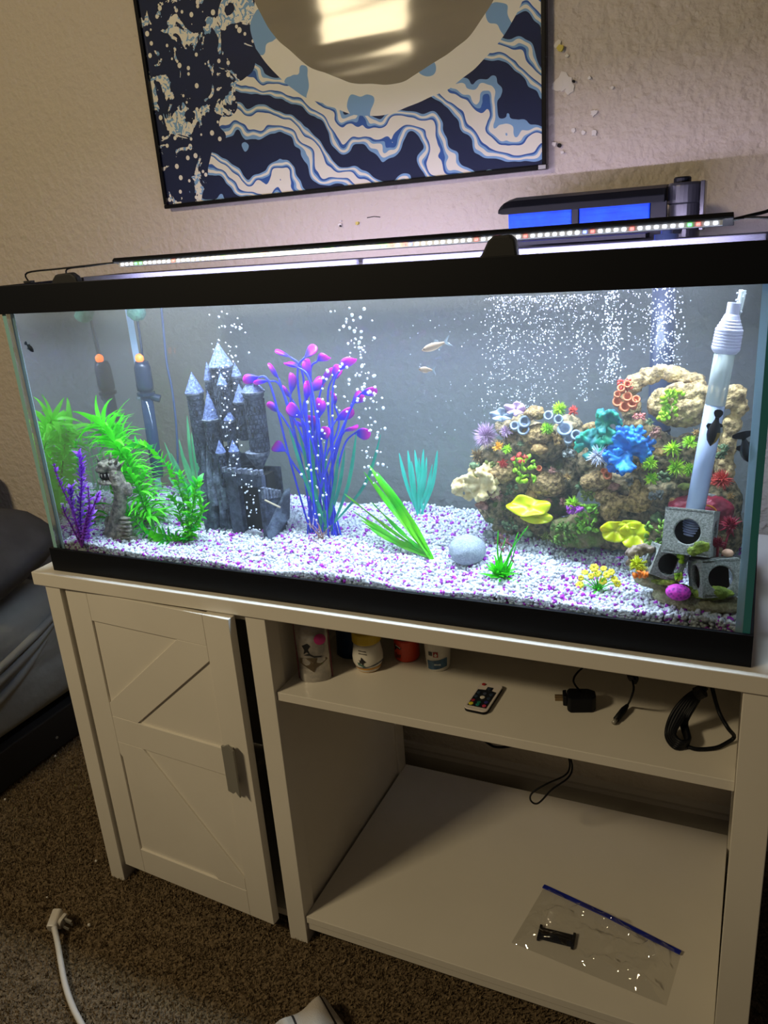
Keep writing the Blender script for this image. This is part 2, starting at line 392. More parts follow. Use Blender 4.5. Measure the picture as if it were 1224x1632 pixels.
# ================================================================ ON TOP OF THE TANK
zt = Z0+TH
M['clearstrip'] = mat('clear_hinge_strip', (96, 100, 110), .2, alpha=.7)
M['lid'] = glass_mat('lid_glass', 1.5, .12, (.97, .99, .99))
for x0, x1, hx, hr, lab in ((.02, .612, .150, .030, 'left clear glass lid with a dark rounded handle, lying on the tank rim'), (.618, TW-.02, .905, .026, 'right clear glass lid with a humped black handle, lying on the tank rim')):
    l = thing('glass_lid', ((x0+x1)/2, .15, zt-.0125), lab, 'lid', 'glass lids of the aquarium')
    ob('lid_pane', MB().box(x0, x1, .012, TD-.05, zt-.0125, zt-.0085), M['lid'], l)
    ob('hinge', MB().box(x0+.002, x1-.002, .190, .200, zt-.0088, zt+.0015), M['clearstrip'], l, bevel=.002)
    ob('back_strip', MB().box(x0+.002, x1-.002, TD-.052, TD-.022, zt-.0085, zt-.006), M['blkm'], l)
    pf = [(-hr, 0), (-hr*.93, .012), (-hr*.6, .021), (hr*.5, .023), (hr*.85, .016), (hr, 0)] if hx < .5 else [(-.052, -.002), (-.030, .008), (-.019, .028), (-.012, .033), (.010, .033), (.017, .026), (.020, -.002)]
    ob('lid_handle', MB().prism([(hx+a, zt-.0085+b) for a, b in pf], Matrix.Translation((0, .030, 0)) @ Matrix.Rotation(math.pi/2, 4, 'X'), .014), M['blkm'], l, bevel=.003)

lb = thing('led_light_bar', (.63, .2, zt), 'slim black aquarium light bar with tiny lit lamps, resting along the tank rim', 'lamp')
BX0, BX1 = .185, 1.172; by, bz = .115, zt+.0215
T = Matrix.Translation((0, by, bz)) @ Matrix.Rotation(math.radians(-16), 4, 'X')
hs = MB(); prof = [(-.016, -.002), (.018, -.002), (.019, .001), (.016, .0065), (-.014, .0065), (-.018, .001)]
v = [T @ Vector((x, a, b)) for x in (BX0, BX1) for a, b in prof]
hs.add(v, [tuple(reversed(range(6))), tuple(range(6, 12))] + [(i, (i+1) % 6, 6+(i+1) % 6, 6+i) for i in range(6)])
ob('housing', hs, M['blk'], lb, bevel=.001)
ob('light_panel', MB().box(BX0+.012, BX1-.012, -.0135, -.011, -.0085, -.0022, mtx=T), mat('led_backing', (205, 208, 214), .25, .3), lb)
led_w = mat('led_white', (255, 255, 255), .3, emit=(235, 242, 255), estr=9)
led_c = [mat('led_'+n, (255, 255, 255), .3, emit=c, estr=6) for n, c in (('red', (255, 60, 60)), ('green', (60, 255, 110)), ('blue', (80, 110, 255)))]
lw = MB().box(-.0022, .0022, 0, .0012, -.0072, -.0042).mesh('lamp', led_w); lc = []
for m in led_c: lc.append(MB().box(-.0022, .0022, 0, .0012, -.0072, -.0042).mesh('lamp', m))
nL = 96
for i in range(nL):
    x = BX0+.02+(BX1-BX0-.04)*i/(nL-1)
    c = random.random(); me = lw if c > .24 else lc[int(c*100) % 3]
    ob('lamp', me, None, lb, mtx=Matrix.Translation((x, 0, 0)) @ T @ Matrix.Translation((0, -.0148, .0003)))
for x0, xf, s in ((BX0, .011, -1), (BX1, TW-.008, 1)):
    for dy in (-.045, .05):
        pth = curve([(x0+.01*-s, by, bz), (x0+.012*s, by, bz+.002), ((x0+xf)/2+.02*s, by+dy*.7, bz-.001), (xf, by+dy, bz-.004), (xf, by+dy, zt+.0012)], 5)
        fo = ob('bracket_leg', MB().tube(pth, .0016, 6), M['blk'], lb, smooth=True)
        ob('foot', MB().box(xf-.008, xf+.008, by+dy-.006, by+dy+.006, zt+.0003, zt+.004), M['blkm'], fo, bevel=.001)
ob('power_lead', MB().tube(curve([(BX1-.004, by, bz), (BX1+.03, by+.004, bz+.006), (BX1+.08, by+.03, bz+.012), (BX1+.2, by+.16, bz-.03), (BX1+.24, .5, bz-.25)], 8), .0022, 7), M['blk'], lb, smooth=True)

# hang-on filter behind the tank
fy = .375
ft = thing('hang_on_filter', (.95, .43, Z0+.3), 'black hang-on filter with blue window and round motor housing, behind the right of the tank', 'filter')
def pp(px, py, y=fy): return P(px, py, y)
blue = mat('blue_translucent_plastic', (2, 62, 236), .5, spec=.2, emit=(0, 60, 235), estr=0, trans=.0, sss=.3, col2=(6, 80, 244), nscale=30)
a = pp(813, 352); bq = pp(1040, 330)
x0, x1 = .806, 1.062
ob('filter_box', MB().box(x0, x1+.02, fy+.002, fy+.10, Z0+.50, Z0+.562), M['blk'], ft, bevel=.004)
for xa, xb in ((x0+.006, .918), (.930, 1.040)):
    wn = ob('filter_window', MB().box(xa, xb, fy-.008, fy+.0015, Z0+.545, Z0+.589), blue, ft, bevel=.002, label='blue translucent window')
    for k in range(5):
        zz = Z0+.5515+k*.0075
        ob('rib', MB().box(xa+.003, xb-.003, fy-.0096, fy-.0082, zz, zz+.0016), blue, wn)
ob('spacer', MB().box(.9185, .9295, fy-.010, fy+.0015, Z0+.552, Z0+.592), M['blk'], ft, bevel=.001)
ob('spacer', MB().box(1.0405, 1.065, fy-.006, fy+.0015, Z0+.545, Z0+.588), M['blk'], ft, bevel=.001)
lid = MB(); lp = [(-.014, -.005), (-.012, .006), (0, .016), (.03, .0215), (.10, .022), (.11, -.001)]
xs_ = (x0-.010, x0-.003, x0+.01, 1.062); sh = (.5, .85, 1, 1)
v = [];
for x, s in zip(xs_, sh): v += [(x, fy+a, Z0+.5905+.005*(1-s)*0+b*s) for a, b in lp]
f = [tuple(range(6)), tuple(reversed(range(18, 24)))]
for i in range(3): f += [(i*6+j, (i+1)*6+j, (i+1)*6+(j+1) % 6, i*6+(j+1) % 6) for j in range(6)]
lid.add(v, f); ob('filter_lid', lid, M['blk'], ft, bevel=.001)
mc = MB().lathe([(.0235, -.05), (.0235, .025), (.0265, .026), (.0265, .052), (.024, .056)], (1.089, fy+.02, Z0+.556), 28)
ob('motor_housing', mc, mat('dark_grey_plastic', (44, 45, 50), .3), ft, smooth=False, bevel=.001)
ob('motor_cap', MB().lathe([(.013, 0), (.013, .007), (.011, .009)], (1.084, fy+.02, Z0+.6115), 20), M['blk'], ft)
ob('side_shield', MB().box(1.1125, 1.119, fy-.003, fy+.04, Z0+.54, Z0+.612), mat('smoky_plastic', (52, 52, 56), .25), ft, bevel=.001)
ob('spout_lip', MB().box(.84, 1.04, TD+.004, fy+.0, Z0+.536, Z0+.542), M['blk'], ft)
ik = ob('intake_tube', MB().lathe([(.0165, -.37), (.0175, -.36), (.0175, 0)], (1.075, .286, Z0+.54), 20).tube(curve([(1.075, .286, Z0+.53), (1.075, .300, Z0+.546), (1.078, .335, Z0+.548), (1.08, .372, Z0+.545)], 5), .009, 12), mat('smoked_tube', (38, 48, 70), .3), ft, smooth=True, label='dark intake tube reaching down into the water')
for k in range(8):
    zz = Z0+.18+k*.009
    ob('strainer_ring', MB().lathe([(.0185, 0), (.0185, .003)], (1.075, .286, zz), 16), M['blk'], ik)

# ================================================================ POSTER
def poster_mat():
    m = newmat('abstract_marbled_print'); nt = m.node_tree; b = nt.nodes['Principled BSDF']; lk = nt.links.new; N = nt.nodes.new
    tc = N('ShaderNodeTexCoord'); sp = N('ShaderNodeSeparateXYZ'); lk(tc.outputs['Object'], sp.inputs[0])
    def math_(op, a, bb=None, c=None, clamp=False):
        n = N('ShaderNodeMath'); n.operation = op; n.use_clamp = clamp
        for i, q in enumerate((a, bb, c)):
            if q is None: continue
            if isinstance(q, (int, float)): n.inputs[i].default_value = q
            else: lk(q, n.inputs[i])
        return n.outputs[0]
    X, Z = sp.outputs['X'], sp.outputs['Z']              # metres from the lower left corner
    def noi(scale, sx=1, sz=1, det=3, rot=0, dist=0):
        mp = N('ShaderNodeMapping'); mp.inputs['Scale'].default_value = (sx, 1, sz); mp.inputs['Rotation'].default_value = (0, rot, 0)
        lk(tc.outputs['Object'], mp.inputs[0]); n = N('ShaderNodeTexNoise'); n.inputs['Scale'].default_value = scale; n.inputs['Detail'].default_value = det
        n.inputs['Distortion'].default_value = dist; lk(mp.outputs[0], n.inputs['Vector']); return n.outputs['Fac']
    def mix(f, c1, c2):
        n = N('ShaderNodeMix'); n.data_type = 'RGBA'; lk(f, n.inputs[0])
        for i, c in ((6, c1), (7, c2)):
            if isinstance(c, tuple): n.inputs[i].default_value = (*L(c), 1)
            else: lk(c, n.inputs[i])
        return n.outputs[2]
    navy, ltb, cream, grey = (26, 36, 66), (128, 168, 206), (234, 230, 214), (128, 118, 98)
    # lower field: folded bands of cream, pale blue and navy
    wv = N('ShaderNodeTexWave'); wv.inputs['Scale'].default_value = 3.2; wv.inputs['Distortion'].default_value = 9; wv.inputs['Detail'].default_value = 3; wv.inputs['Detail Scale'].default_value = 1.6
    mp = N('ShaderNodeMapping'); mp.inputs['Rotation'].default_value = (0, math.radians(62), 0); lk(tc.outputs['Object'], mp.inputs[0]); lk(mp.outputs[0], wv.inputs['Vector'])
    r = N('ShaderNodeValToRGB'); r.color_ramp.interpolation = 'CONSTANT'
    E_ = r.color_ramp.elements; E_[0].color = (*L(navy), 1); E_[1].position = .30; E_[1].color = (*L(ltb), 1)
    for p, c in ((.46, cream), (.66, ltb), (.76, (54, 92, 158)), (.86, cream)):
        e = E_.new(p); e.color = (*L(c), 1)
    lk(wv.outputs['Fac'], r.inputs[0]); low = r.outputs[0]
    # mottled left: cream cells on navy
    vo = N('ShaderNodeTexVoronoi'); vo.inputs['Scale'].default_value = 46; vo.feature = 'F1'; lk(tc.outputs['Object'], vo.inputs['Vector'])
    dots = math_('LESS_THAN', vo.outputs['Distance'], .24)
    blot = math_('GREATER_THAN', noi(16, det=5, dist=1.5), .55)
    mott = mix(blot, mix(dots, navy, cream), mix(math_('GREATER_THAN', noi(60, det=2, dist=2), .53), cream, ltb))
    # dividing curves
    nz = noi(6, det=2)
    e1 = math_('ADD', math_('MULTIPLY', math_('SUBTRACT', nz, .5), .05), Z)
    # circle, plain warm grey
    dx = math_('SUBTRACT', X, .56); dz = math_('SUBTRACT', e1, .46)
    d = math_('SQRT', math_('ADD', math_('MULTIPLY', dx, dx), math_('MULTIPLY', math_('MULTIPLY', dz, dz), 1.05)))
    inC = math_('LESS_THAN', d, .285)
    rim = math_('LESS_THAN', d, .335)
    gcol = mix(math_('MULTIPLY', noi(4, sx=.6, sz=3), 1.0), (150, 140, 114), (104, 98, 84))
    left = math_('LESS_THAN', math_('ADD', math_('SUBTRACT', X, math_('MULTIPLY', Z, .55)), math_('MULTIPLY', math_('SUBTRACT', nz, .5), .3)), .085)
    base = mix(left, low, mott)
    cb = mix(math_('GREATER_THAN', noi(9, det=2), .56), cream, ltb)
    base = mix(math_('MULTIPLY', rim, math_('SUBTRACT', 1, left)), base, cb)
    base = mix(inC, base, gcol)
    lk(base, b.inputs['Base Color']); b.inputs['Roughness'].default_value = .6; b.inputs['Specular IOR Level'].default_value = .2
    b.inputs['Coat Weight'].default_value = .32; b.inputs['Coat Roughness'].default_value = .06
    wb = noi(3, sx=.5, sz=5, det=1, rot=.3); bp = N('ShaderNodeBump'); bp.inputs['Distance'].default_value = .0016; lk(wb, bp.inputs['Height']); lk(bp.outputs[0], b.inputs['Coat Normal'])
    return m
px0, px1, pz0, pz1 = -.041, .835, Z0+.660, Z0+1.27
po = thing('framed_print', (px0, WY-.01, pz0), 'large glossy blue, navy and cream print in a thin black frame on the wall', 'picture')
pt_ = MB().box(.004, px1-px0-.004, 0, .003, .004, pz1-pz0-.004)
ob('print', pt_, poster_mat(), po, mtx=Matrix.Translation((px0, WY-.012, pz0)))
fb = .0085
for nm, b_ in (('frame_rail', (px0, px1, WY-.019, WY-.001, pz0, pz0+fb)), ('frame_rail', (px0, px1, WY-.019, WY-.001, pz1-fb, pz1)), ('frame_rail', (px0, px0+fb, WY-.019, WY-.001, pz0+fb+.0002, pz1-fb-.0002)), ('frame_rail', (px1-fb, px1, WY-.019, WY-.001, pz0+fb+.0002, pz1-fb-.0002))):
    ob(nm, MB().box(*b_), mat('frame_black', (18, 18, 20), .2), po, bevel=.0015)
ob('frame_corner', MB().box(px1-fb-.006, px1-.001, WY-.0204, WY-.0192, pz0+.001, pz0+.008), mat('worn_edge', (170, 170, 168), .4), po, label='scuffed silvery corner')

# ================================================================ PLANTS
def blade(Lg, w, bend, n=6, fold=.25, tip=.02, wmid=.35, twist=0, name='leaf', m=None):
    """blade growing along +z, curving towards +x"""
    v = []; f = []; x = z_ = 0; ang = 0
    for i in range(n+1):
        t = i/n; ang = bend*t; 
        if i: x += math.sin(ang)*Lg/n; z_ += math.cos(ang)*Lg/n
        wd = w*.5*((t/wmid)**.6 if t < wmid else max(tip, ((1-t)/(1-wmid))**.75)); wd = max(wd, w*.06)
        tw = twist*t; cx = math.cos(tw); sx = math.sin(tw)
        v += [(x-fold*wd*math.cos(ang)*0+sx*wd, cx*wd, z_), (x-fold*wd*math.cos(ang), 0, z_+fold*wd*math.sin(ang)), (x-sx*wd, -cx*wd, z_)]
    for i in range(n):
        a = i*3; f += [(a, a+1, a+4, a+3), (a+1, a+2, a+5, a+4)]
    mb = MB().add(v, f); return mb.mesh(name, m, True)
def leafmat(name, c, c2=None, r=.4, sss=.0):
    m = mat(name, c, r, col2=c2, nscale=28); b = m.node_tree.nodes['Principled BSDF']
    # thin plastic leaf lets some light through
    nt = m.node_tree; tr = nt.nodes.new('ShaderNodeBsdfTranslucent'); mx = nt.nodes.new('ShaderNodeMixShader'); mx.inputs[0].default_value = .35
    tr.inputs[0].default_value = (*L(c), 1)
    lnk = [l for l in nt.links if l.to_socket == b.inputs['Base Color']]
    if lnk: nt.links.new(lnk[0].from_socket, tr.inputs[0])
    nt.links.new(b.outputs[0], mx.inputs[1]); nt.links.new(tr.outputs[0], mx.inputs[2]); nt.links.new(mx.outputs[0], nt.nodes['Material Output'].inputs['Surface'])
    return m
def leaf_at(me, parent, pos, azim, tilt, s=1, roll=0, name='leaf'):
    m_ = Matrix.Translation(pos) @ Matrix.Rotation(azim, 4, 'Z') @ Matrix.Rotation(tilt, 4, 'Y') @ Matrix.Rotation(roll, 4, 'Z') @ Matrix.Scale(s, 4)
    return ob(name, me, None, parent, mtx=m_)
def leaf_dir(me, parent, pos, d, s=1, roll=0, name='leaf'):
    m_ = Matrix.Translation(pos) @ frame(d).to_4x4() @ Matrix.Rotation(roll, 4, 'Z') @ Matrix.Scale(s, 4)
    return ob(name, me, None, parent, mtx=m_)

def ygr(px, py, y0):                          # keep the depth of the root all along a stem
    return P(px, py, y0)
def stem_plant(name, label, cat, root_px, stems, m_stem, meshes, step, whorl, tilt, s0=1, s1=1, rs=.0015, group=None, t0=.12, y=None):
    """stems: list of pixel paths (px, py, dy)"""
    g0 = G(*root_px); yd = g0.y if y is None else y
    if y is not None: g0 = P(root_px[0], root_px[1], y)
    t = thing(name, (g0.x, g0.y, g0.z), label, cat, group)
    for sp in stems:
        pts = curve([g0 - Vector((0, 0, .006))]+[P(a, b, yd+c) for a, b, c in sp], 6)
        ob('stem', MB().tube(pts, [rs*(1-.5*i/len(pts)) for i in range(len(pts))], 5), m_stem, t, smooth=True)
        d = 0; acc = 0; tot = sum((pts[i+1]-pts[i]).length for i in range(len(pts)-1)); ph = rnd(0, 6)
        nxt = tot*t0
        for i in range(len(pts)-1):
            seg = (pts[i+1]-pts[i]).length
            while acc+seg >= nxt:
                q = pts[i].lerp(pts[i+1], (nxt-acc)/seg); ax = (pts[i+1]-pts[i]).normalized(); fr = frame(ax)
                tt = nxt/tot
                for k in range(whorl):
                    th = ph+2*math.pi*k/whorl+rnd(-.25, .25); tl = tilt*(1.12-.75*tt)+rnd(-.12, .12)
                    dl = (fr @ Vector((math.cos(th)*math.sin(tl), math.sin(th)*math.sin(tl), math.cos(tl)))).normalized()
                    # local x (bend direction) points away from the stem and then droops
                    out_ = (fr @ Vector((math.cos(th), math.sin(th), 0)))
                    x_ = (out_ - dl*out_.dot(dl)).normalized(); y_ = dl.cross(x_)
                    R_ = Matrix(((x_.x, y_.x, dl.x), (x_.y, y_.y, dl.y), (x_.z, y_.z, dl.z))).to_4x4()
                    s = (s0+(s1-s0)*tt)*rnd(.82, 1.15)
                    # stay inside the glass
                    end = q + dl*.7*s*meshes[0]['len'] + out_*.3*s*meshes[0]['len']
                    if not (.016 < end.y < TD-.016 and .016 < end.x < TW-.016): s *= .45
                    ob('leaf', random.choice(meshes), None, t, mtx=Matrix.Translation(q) @ R_ @ Matrix.Scale(s, 4))
                ph += 2.4; nxt += step*rnd(.8, 1.2)
            acc += seg
    return t
def leaves(Lg, w, bends, m, **k):
    out = []
    for b_ in bends:
        me = blade(Lg*rnd(.9, 1.1), w, b_, m=m, **k); me['len'] = Lg; out.append(me)
    return out

brt = leafmat('bright_green_leaf', (92, 242, 36), (126, 250, 70))
brt2 = leafmat('grass_green_leaf', (52, 205, 28), (84, 232, 50))
stem_g = mat('green_stem', (40, 150, 30), .5)
lg = leaves(.064, .0125, (.9, 1.3, 1.7), brt)
stem_plant('bushy_plant', 'tall bright green bushy plastic plant with long arching leaves, left of the castle', 'plant', (246, 842),
           [[(228, 800, .0), (204, 745, .0), (178, 695, .0), (160, 672, .0)], [(240, 815, .02), (222, 770, .03), (198, 722, .03), (178, 690, .03)]], stem_g, lg, .0075, 5, 1.05, .85, 1.0, .0022)
lg2 = leaves(.052, .011, (.9, 1.4), brt2)
stem_plant('bushy_plant', 'bright green bushy plastic plant close to the left end glass, behind the purple plant', 'plant', (150, 838),
           [[(135, 790, .03), (124, 740, .04), (120, 700, .05)]], stem_g, lg2, .010, 4, 1.1, .8, .9, .002)
pur = leafmat('purple_leaf', (150, 62, 222), (180, 112, 238)); pst = mat('purple_stem', (110, 30, 160), .5)
lp_ = leaves(.018, .0090, (.5, .9), pur, n=4)
stem_plant('purple_plant', 'purple plastic plant with small leaves, in the front left corner', 'plant', (130, 868),
           [[(118, 820, 0), (100, 780, 0), (90, 755, 0), (86, 738, 0)], [(128, 820, .01), (130, 775, .015), (130, 740, .02), (125, 722, .02)], [(140, 830, .0), (152, 800, .0), (158, 785, 0)], [(112, 835, .0), (103, 818, .0), (100, 805, 0)], [(136, 835, -.002), (142, 808, .0), (140, 775, 0)], [(122, 840, .01), (114, 800, .012), (112, 775, .015)]],
           pst, lp_, .0070, 4, .95, 1.15, .9, .0018, t0=.15)
lud = leafmat('leafy_green', (62, 214, 20), (130, 232, 20)); lud2 = leafmat('leafy_dark_green', (20, 190, 52), (60, 214, 40))
ll = leaves(.018, .0095, (.4, 1.0), lud, n=4)+leaves(.018, .0095, (.7,), lud2, n=4)
stem_plant('leafy_plant', 'green plastic plant with small leaves on arching stems, in front of the castle', 'plant', (300, 862),
           [[(306, 820, 0), (310, 790, 0), (316, 765, 0)], [(296, 820, .01), (286, 780, .01), (268, 745, .01), (240, 715, .01), (214, 708, .01)], [(285, 858, .0), (262, 852, -.004), (235, 848, -.008), (215, 830, -.008), (200, 808, -.006), (184, 785, -.004), (180, 770, -.002)],
            [(292, 840, .004), (284, 812, .004), (272, 790, .006)], [(308, 840, .004), (322, 815, .006), (318, 790, .006)], [(288, 862, -.004), (268, 862, -.008), (246, 856, -.010)], [(300, 835, .012), (300, 790, .014), (286, 752, .014)]],
           stem_g, ll, .0085, 3, 1.0, 1.1, 1.0, .0014, t0=.08)
# grass behind the castle
def blades_plant(name, label, root, tips, m, w, n=9, bendr=0, y=None, cat='plant', tw=0, group=None, wm=.4, shift=.004, base_wd=6):
    g0 = G(*root) if y is None else P(root[0], root[1], y)
    t = thing(name, g0, label, cat, group)
    for q in tips:
        px, py, dy, ww, sag = q if len(q) == 5 else (*q, 1, 0)
        a = g0 + Vector((rnd(-base_wd, base_wd)*.001, rnd(-.003, .003), -.004)); e = P(px, py, g0.y+dy)
        mid = a.lerp(e, .5) + Vector((sag*.001, 0, 0)); pts = [a.lerp(mid, k/4) if 0 else None for k in range(0)]
        pth = curve([a, mid, e], n//2+2); v = []; f = []; nn = len(pth)
        side_ = (e-a).normalized().cross(Vector((rt.x, rt.y, 0))).cross((e-a).normalized()).normalized()
        nrm = side_.cross((e-a).normalized())
        for i, p in enumerate(pth):
            tt = i/(nn-1); wd = w*ww*.5*(.35+.65*min(1, tt/wm))*(1 if tt < .7 else max(.05, (1-tt)/.3)**.7)
            th = tw*math.sin(tt*7+px); s_ = side_*math.cos(th)+nrm*math.sin(th)
            v += [p-s_*wd, p+nrm*wd*.3, p+s_*wd]
        for i in range(nn-1):
            k = i*3; f += [(k, k+1, k+4, k+3), (k+1, k+2, k+5, k+4)]
        ob('leaf', MB().add(v, f), m, t, smooth=True)
    return t
blades_plant('grass_plant', 'pale green grass-like plant behind the left side of the castle', (322, 805), [(298, 662, .0, 1, -6), (285, 700, 0, 1, -8), (305, 690, 0, 1, 0), (272, 722, 0, 1, -8), (278, 745, 0, 1, -8), (292, 725, 0, 1, -2), (268, 760, 0, 1, -8), (310, 715, 0, 1, 4), (262, 705, 0, .8, -12), (318, 700, 0, .9, 3), (300, 742, 0, 1, 0), (285, 770, 0, 1, -3)], leafmat('pale_green_leaf', (70, 170, 110), (110, 200, 130)), .0075, y=.268)

# tall blue plant with magenta bulbs
bx = G(502, 856); yb = .155
bp_ = thing('bulb_plant', bx, 'tall blue plastic plant with magenta bulb-shaped leaf tips, right of the castle', 'plant')
def vgrad(name, c1, c2, lo, hi):              # colour changes along the leaf itself
    m = mat(name, c1, .35); nt = m.node_tree; b = nt.nodes['Principled BSDF']; tc = nt.nodes.new('ShaderNodeTexCoord'); sp = nt.nodes.new('ShaderNodeSeparateXYZ')
    mr = nt.nodes.new('ShaderNodeMapRange'); mr.inputs[1].default_value = lo; mr.inputs[2].default_value = hi
    mx = nt.nodes.new('ShaderNodeMix'); mx.data_type = 'RGBA'; mx.inputs[6].default_value = (*L(c1), 1); mx.inputs[7].default_value = (*L(c2), 1)
    nt.links.new(tc.outputs['Object'], sp.inputs[0]); nt.links.new(sp.outputs['Z'], mr.inputs[0]); nt.links.new(mr.outputs[0], mx.inputs[0]); nt.links.new(mx.outputs[2], b.inputs['Base Color'])
    tr = nt.nodes.new('ShaderNodeBsdfTranslucent'); ms = nt.nodes.new('ShaderNodeMixShader'); ms.inputs[0].default_value = .4; nt.links.new(mx.outputs[2], tr.inputs[0])
    nt.links.new(b.outputs[0], ms.inputs[1]); nt.links.new(tr.outputs[0], ms.inputs[2]); nt.links.new(ms.outputs[0], nt.nodes['Material Output'].inputs['Surface'])
    return m
bulb_m = vgrad('blue_to_magenta', (66, 50, 235), (214, 26, 190), .011, .028)
def bulb_mesh():
    mb = MB(); seg = 8; v = []; f = []
    pr = [(.0016, 0), (.0035, .004), (.0085, .011), (.0115, .018), (.0115, .024), (.0095, .029), (.005, .0325), (.0006, .033)]
    for i, (r_, z_) in enumerate(pr):
        for k in range(seg):
            th = 2*math.pi*k/seg; v.append((r_*math.cos(th), r_*.30*math.sin(th)-.45*r_*math.cos(th)**2, z_))
    for i in range(len(pr)-1):
        for k in range(seg): f.append((i*seg+k, i*seg+(k+1) % seg, (i+1)*seg+(k+1) % seg, (i+1)*seg+k))
    return mb.add(v, f).mesh('bulb_leaf', bulb_m, True)
bm_ = bulb_mesh(); blue_st = leafmat('blue_stem', (52, 62, 232), (70, 90, 240))
heads = [(449, 562, -1, .2), (462, 582, -1, 0), (498, 560, 1, .4), (516, 572, 1, .1), (398, 606, -1, -.5), (414, 610, -1, -.4), (433, 650, -1, .3), (436, 590, -1, .8), (463, 612, 0, .7), (538, 594, 1, .5), (553, 582, 1, .4), (590, 622, 1, .1), (530, 632, 0, .8), (474, 676, -1, .0), (497, 674, 0, .4), (561, 684, 1, .1), (580, 690, 1, -.2), (445, 714, -1, .0), (508, 650, 0, .9), (492, 588, 0, 1), (470, 655, -1, .6), (488, 622, 0, 1.2), (522, 600, 1, 1), (548, 660, 1, .5), (571, 634, 1, .6), (505, 612, 1, .9), (455, 625, -1, .7), (520, 690, 1, .6)]
for i, (hx_, hy_, sd, upw) in enumerate(heads):
    dy = rnd(-.02, .03); e = P(hx_, hy_, yb+dy)
    a = Vector((bx.x+rnd(-.026, .050), yb+rnd(-.012, .012), bx.z-.008)); d = Vector((sd*1.0+rnd(-.2, .2), rnd(-.4, .4), upw+.25)).normalized()
    hb = e - d*.018
    m1 = a.lerp(hb, .45) + Vector(((a.x-hb.x)*.10, 0, .004)); m2 = hb - d*.022 + Vector((0, 0, -.022))
    pth = curve([a, m1, m2, hb], 6)
    sm = ob('stem', MB().tube(pth, [.0014+.0006*math.sin(3.1*k/len(pth)) for k in range(len(pth))], 6), blue_st, bp_, smooth=True)
    s = rnd(.85, 1.15); ob('bulb_leaf', bm_, None, sm, mtx=Matrix.Translation(hb) @ frame(d).to_4x4() @ Matrix.Rotation(rnd(0, 6.28), 4, 'Z') @ Matrix.Scale(s, 4))
blades_plant('grass_plant', 'sparse sea-green blades rising among the blue stems of the bulb plant', (520, 842), [(460, 680, 0, 1, -4), (475, 684, .01, 1, -2), (494, 680, 0, 1, -2), (507, 676, .01, .9, -4), (520, 688, 0, .8, 0), (568, 690, 0, 1, 10), (607, 692, 0, .9, 22), (550, 715, .01, 1, 8), (540, 720, 0, 1, 4), (484, 725, -.01, 1, -4)], leafmat('sea_green_leaf', (30, 150, 130), (50, 180, 140)), .0062, y=.150, base_wd=12)
tw_ = thing('root_twig', G(512, 856), 'small bare brownish rootlets sprouting from the gravel beneath the bulb plant', 'root')
rm = mat('brown_root', (150, 112, 100), .7); gq = G(512, 858)
for k in range(11):
    e = P(506+rnd(-26, 24), 838+rnd(-16, 26), gq.y+rnd(-.02, .01)); m_ = gq.lerp(e, .5)+Vector((rnd(-.008, .008), 0, rnd(.0, .01)))
    ob('root', MB().tube(curve([gq+Vector((rnd(-.006, .006), 0, -.003)), m_, e], 4), [.0012-.0001*j for j in range(9)], 5), rm, tw_, smooth=True)

blades_plant('ribbon_plant', 'upright turquoise ribbon-leaved plastic plant near the back glass, mid tank', (668, 818), [(636, 722, 0, 1.1, -4), (650, 718, 0, 1.2, -2), (661, 717, .004, 1.2, 0), (675, 716, 0, 1.2, 1), (697, 718, 0, 1.2, 7), (668, 730, -.004, 1, 0), (689, 740, -.003, 1, 5), (656, 735, -.004, 1.1, -2), (680, 728, .003, 1, 3)], leafmat('turquoise_leaf', (22, 196, 164), (60, 214, 186)), .0062, y=.262, tw=.3, base_wd=9)
vm = leafmat('lime_ribbon_leaf', (46, 204, 14), (110, 216, 12)); vm2 = leafmat('yellow_green_leaf', (120, 190, 30), (60, 190, 40))
rp = blades_plant('ribbon_plant', 'leaning bright green ribbon-leaved plastic plant beside the round grey stone', (691, 891), [(588, 741, .03, 1.35, 2), (601, 752, .02, 1.0, 6), (596, 768, .03, 1.1, 0), (616, 770, .03, 1.0, 6), (580, 752, .02, .9, -2), (606, 790, .02, .9, 4)], vm, .0078, tw=.7, base_wd=2)
for q in [(549, 787, .02, 1.0, 6), (561, 812, .01, 1.1, 4), (576, 828, .005, 1.0, 4), (590, 798, .01, .9, 8), (572, 800, .0, .9, 4)]:
    pass
def extra_blades(t, g0, tips, m, w):
    for px, py, dy, ww, lift in tips:
        e = P(px, py, g0.y+dy); a = Vector(g0)+Vector((-.001, 0, 0)); mid = a.lerp(e, .5)+Vector((0, 0, lift*.001)); pth = curve([a, mid, e], 6); v = []; f = []; nn = len(pth)
        tdir = (e-a).normalized(); s0_ = tdir.cross(Vector((0, -1, .2))).normalized(); n0 = s0_.cross(tdir)
        for i, p in enumerate(pth):
            tt = i/(nn-1); wd = w*ww*.5*(.3+.7*min(1, tt/.3))*(1 if tt < .7 else max(.05, (1-tt)/.3)**.7)*(1-.45*max(0, math.sin(tt*16+px))); th = .6*math.sin(tt*8+px)
            s_ = s0_*math.cos(th)+n0*math.sin(th); v += [p-s_*wd, p+n0*wd*.25, p+s_*wd]
        for i in range(nn-1): k = i*3; f += [(k, k+1, k+4, k+3), (k+1, k+2, k+5, k+4)]
        ob('leaf', MB().add(v, f), m, t, smooth=True)
extra_blades(rp, G(691, 891), [(549, 787, .02, .8, -4), (560, 813, .01, 1.0, -4), (575, 828, .005, 1.0, -5), (592, 800, .01, .9, -5), (583, 838, .0, .8, -6), (604, 812, .005, .8, -5)], vm2, .0082)

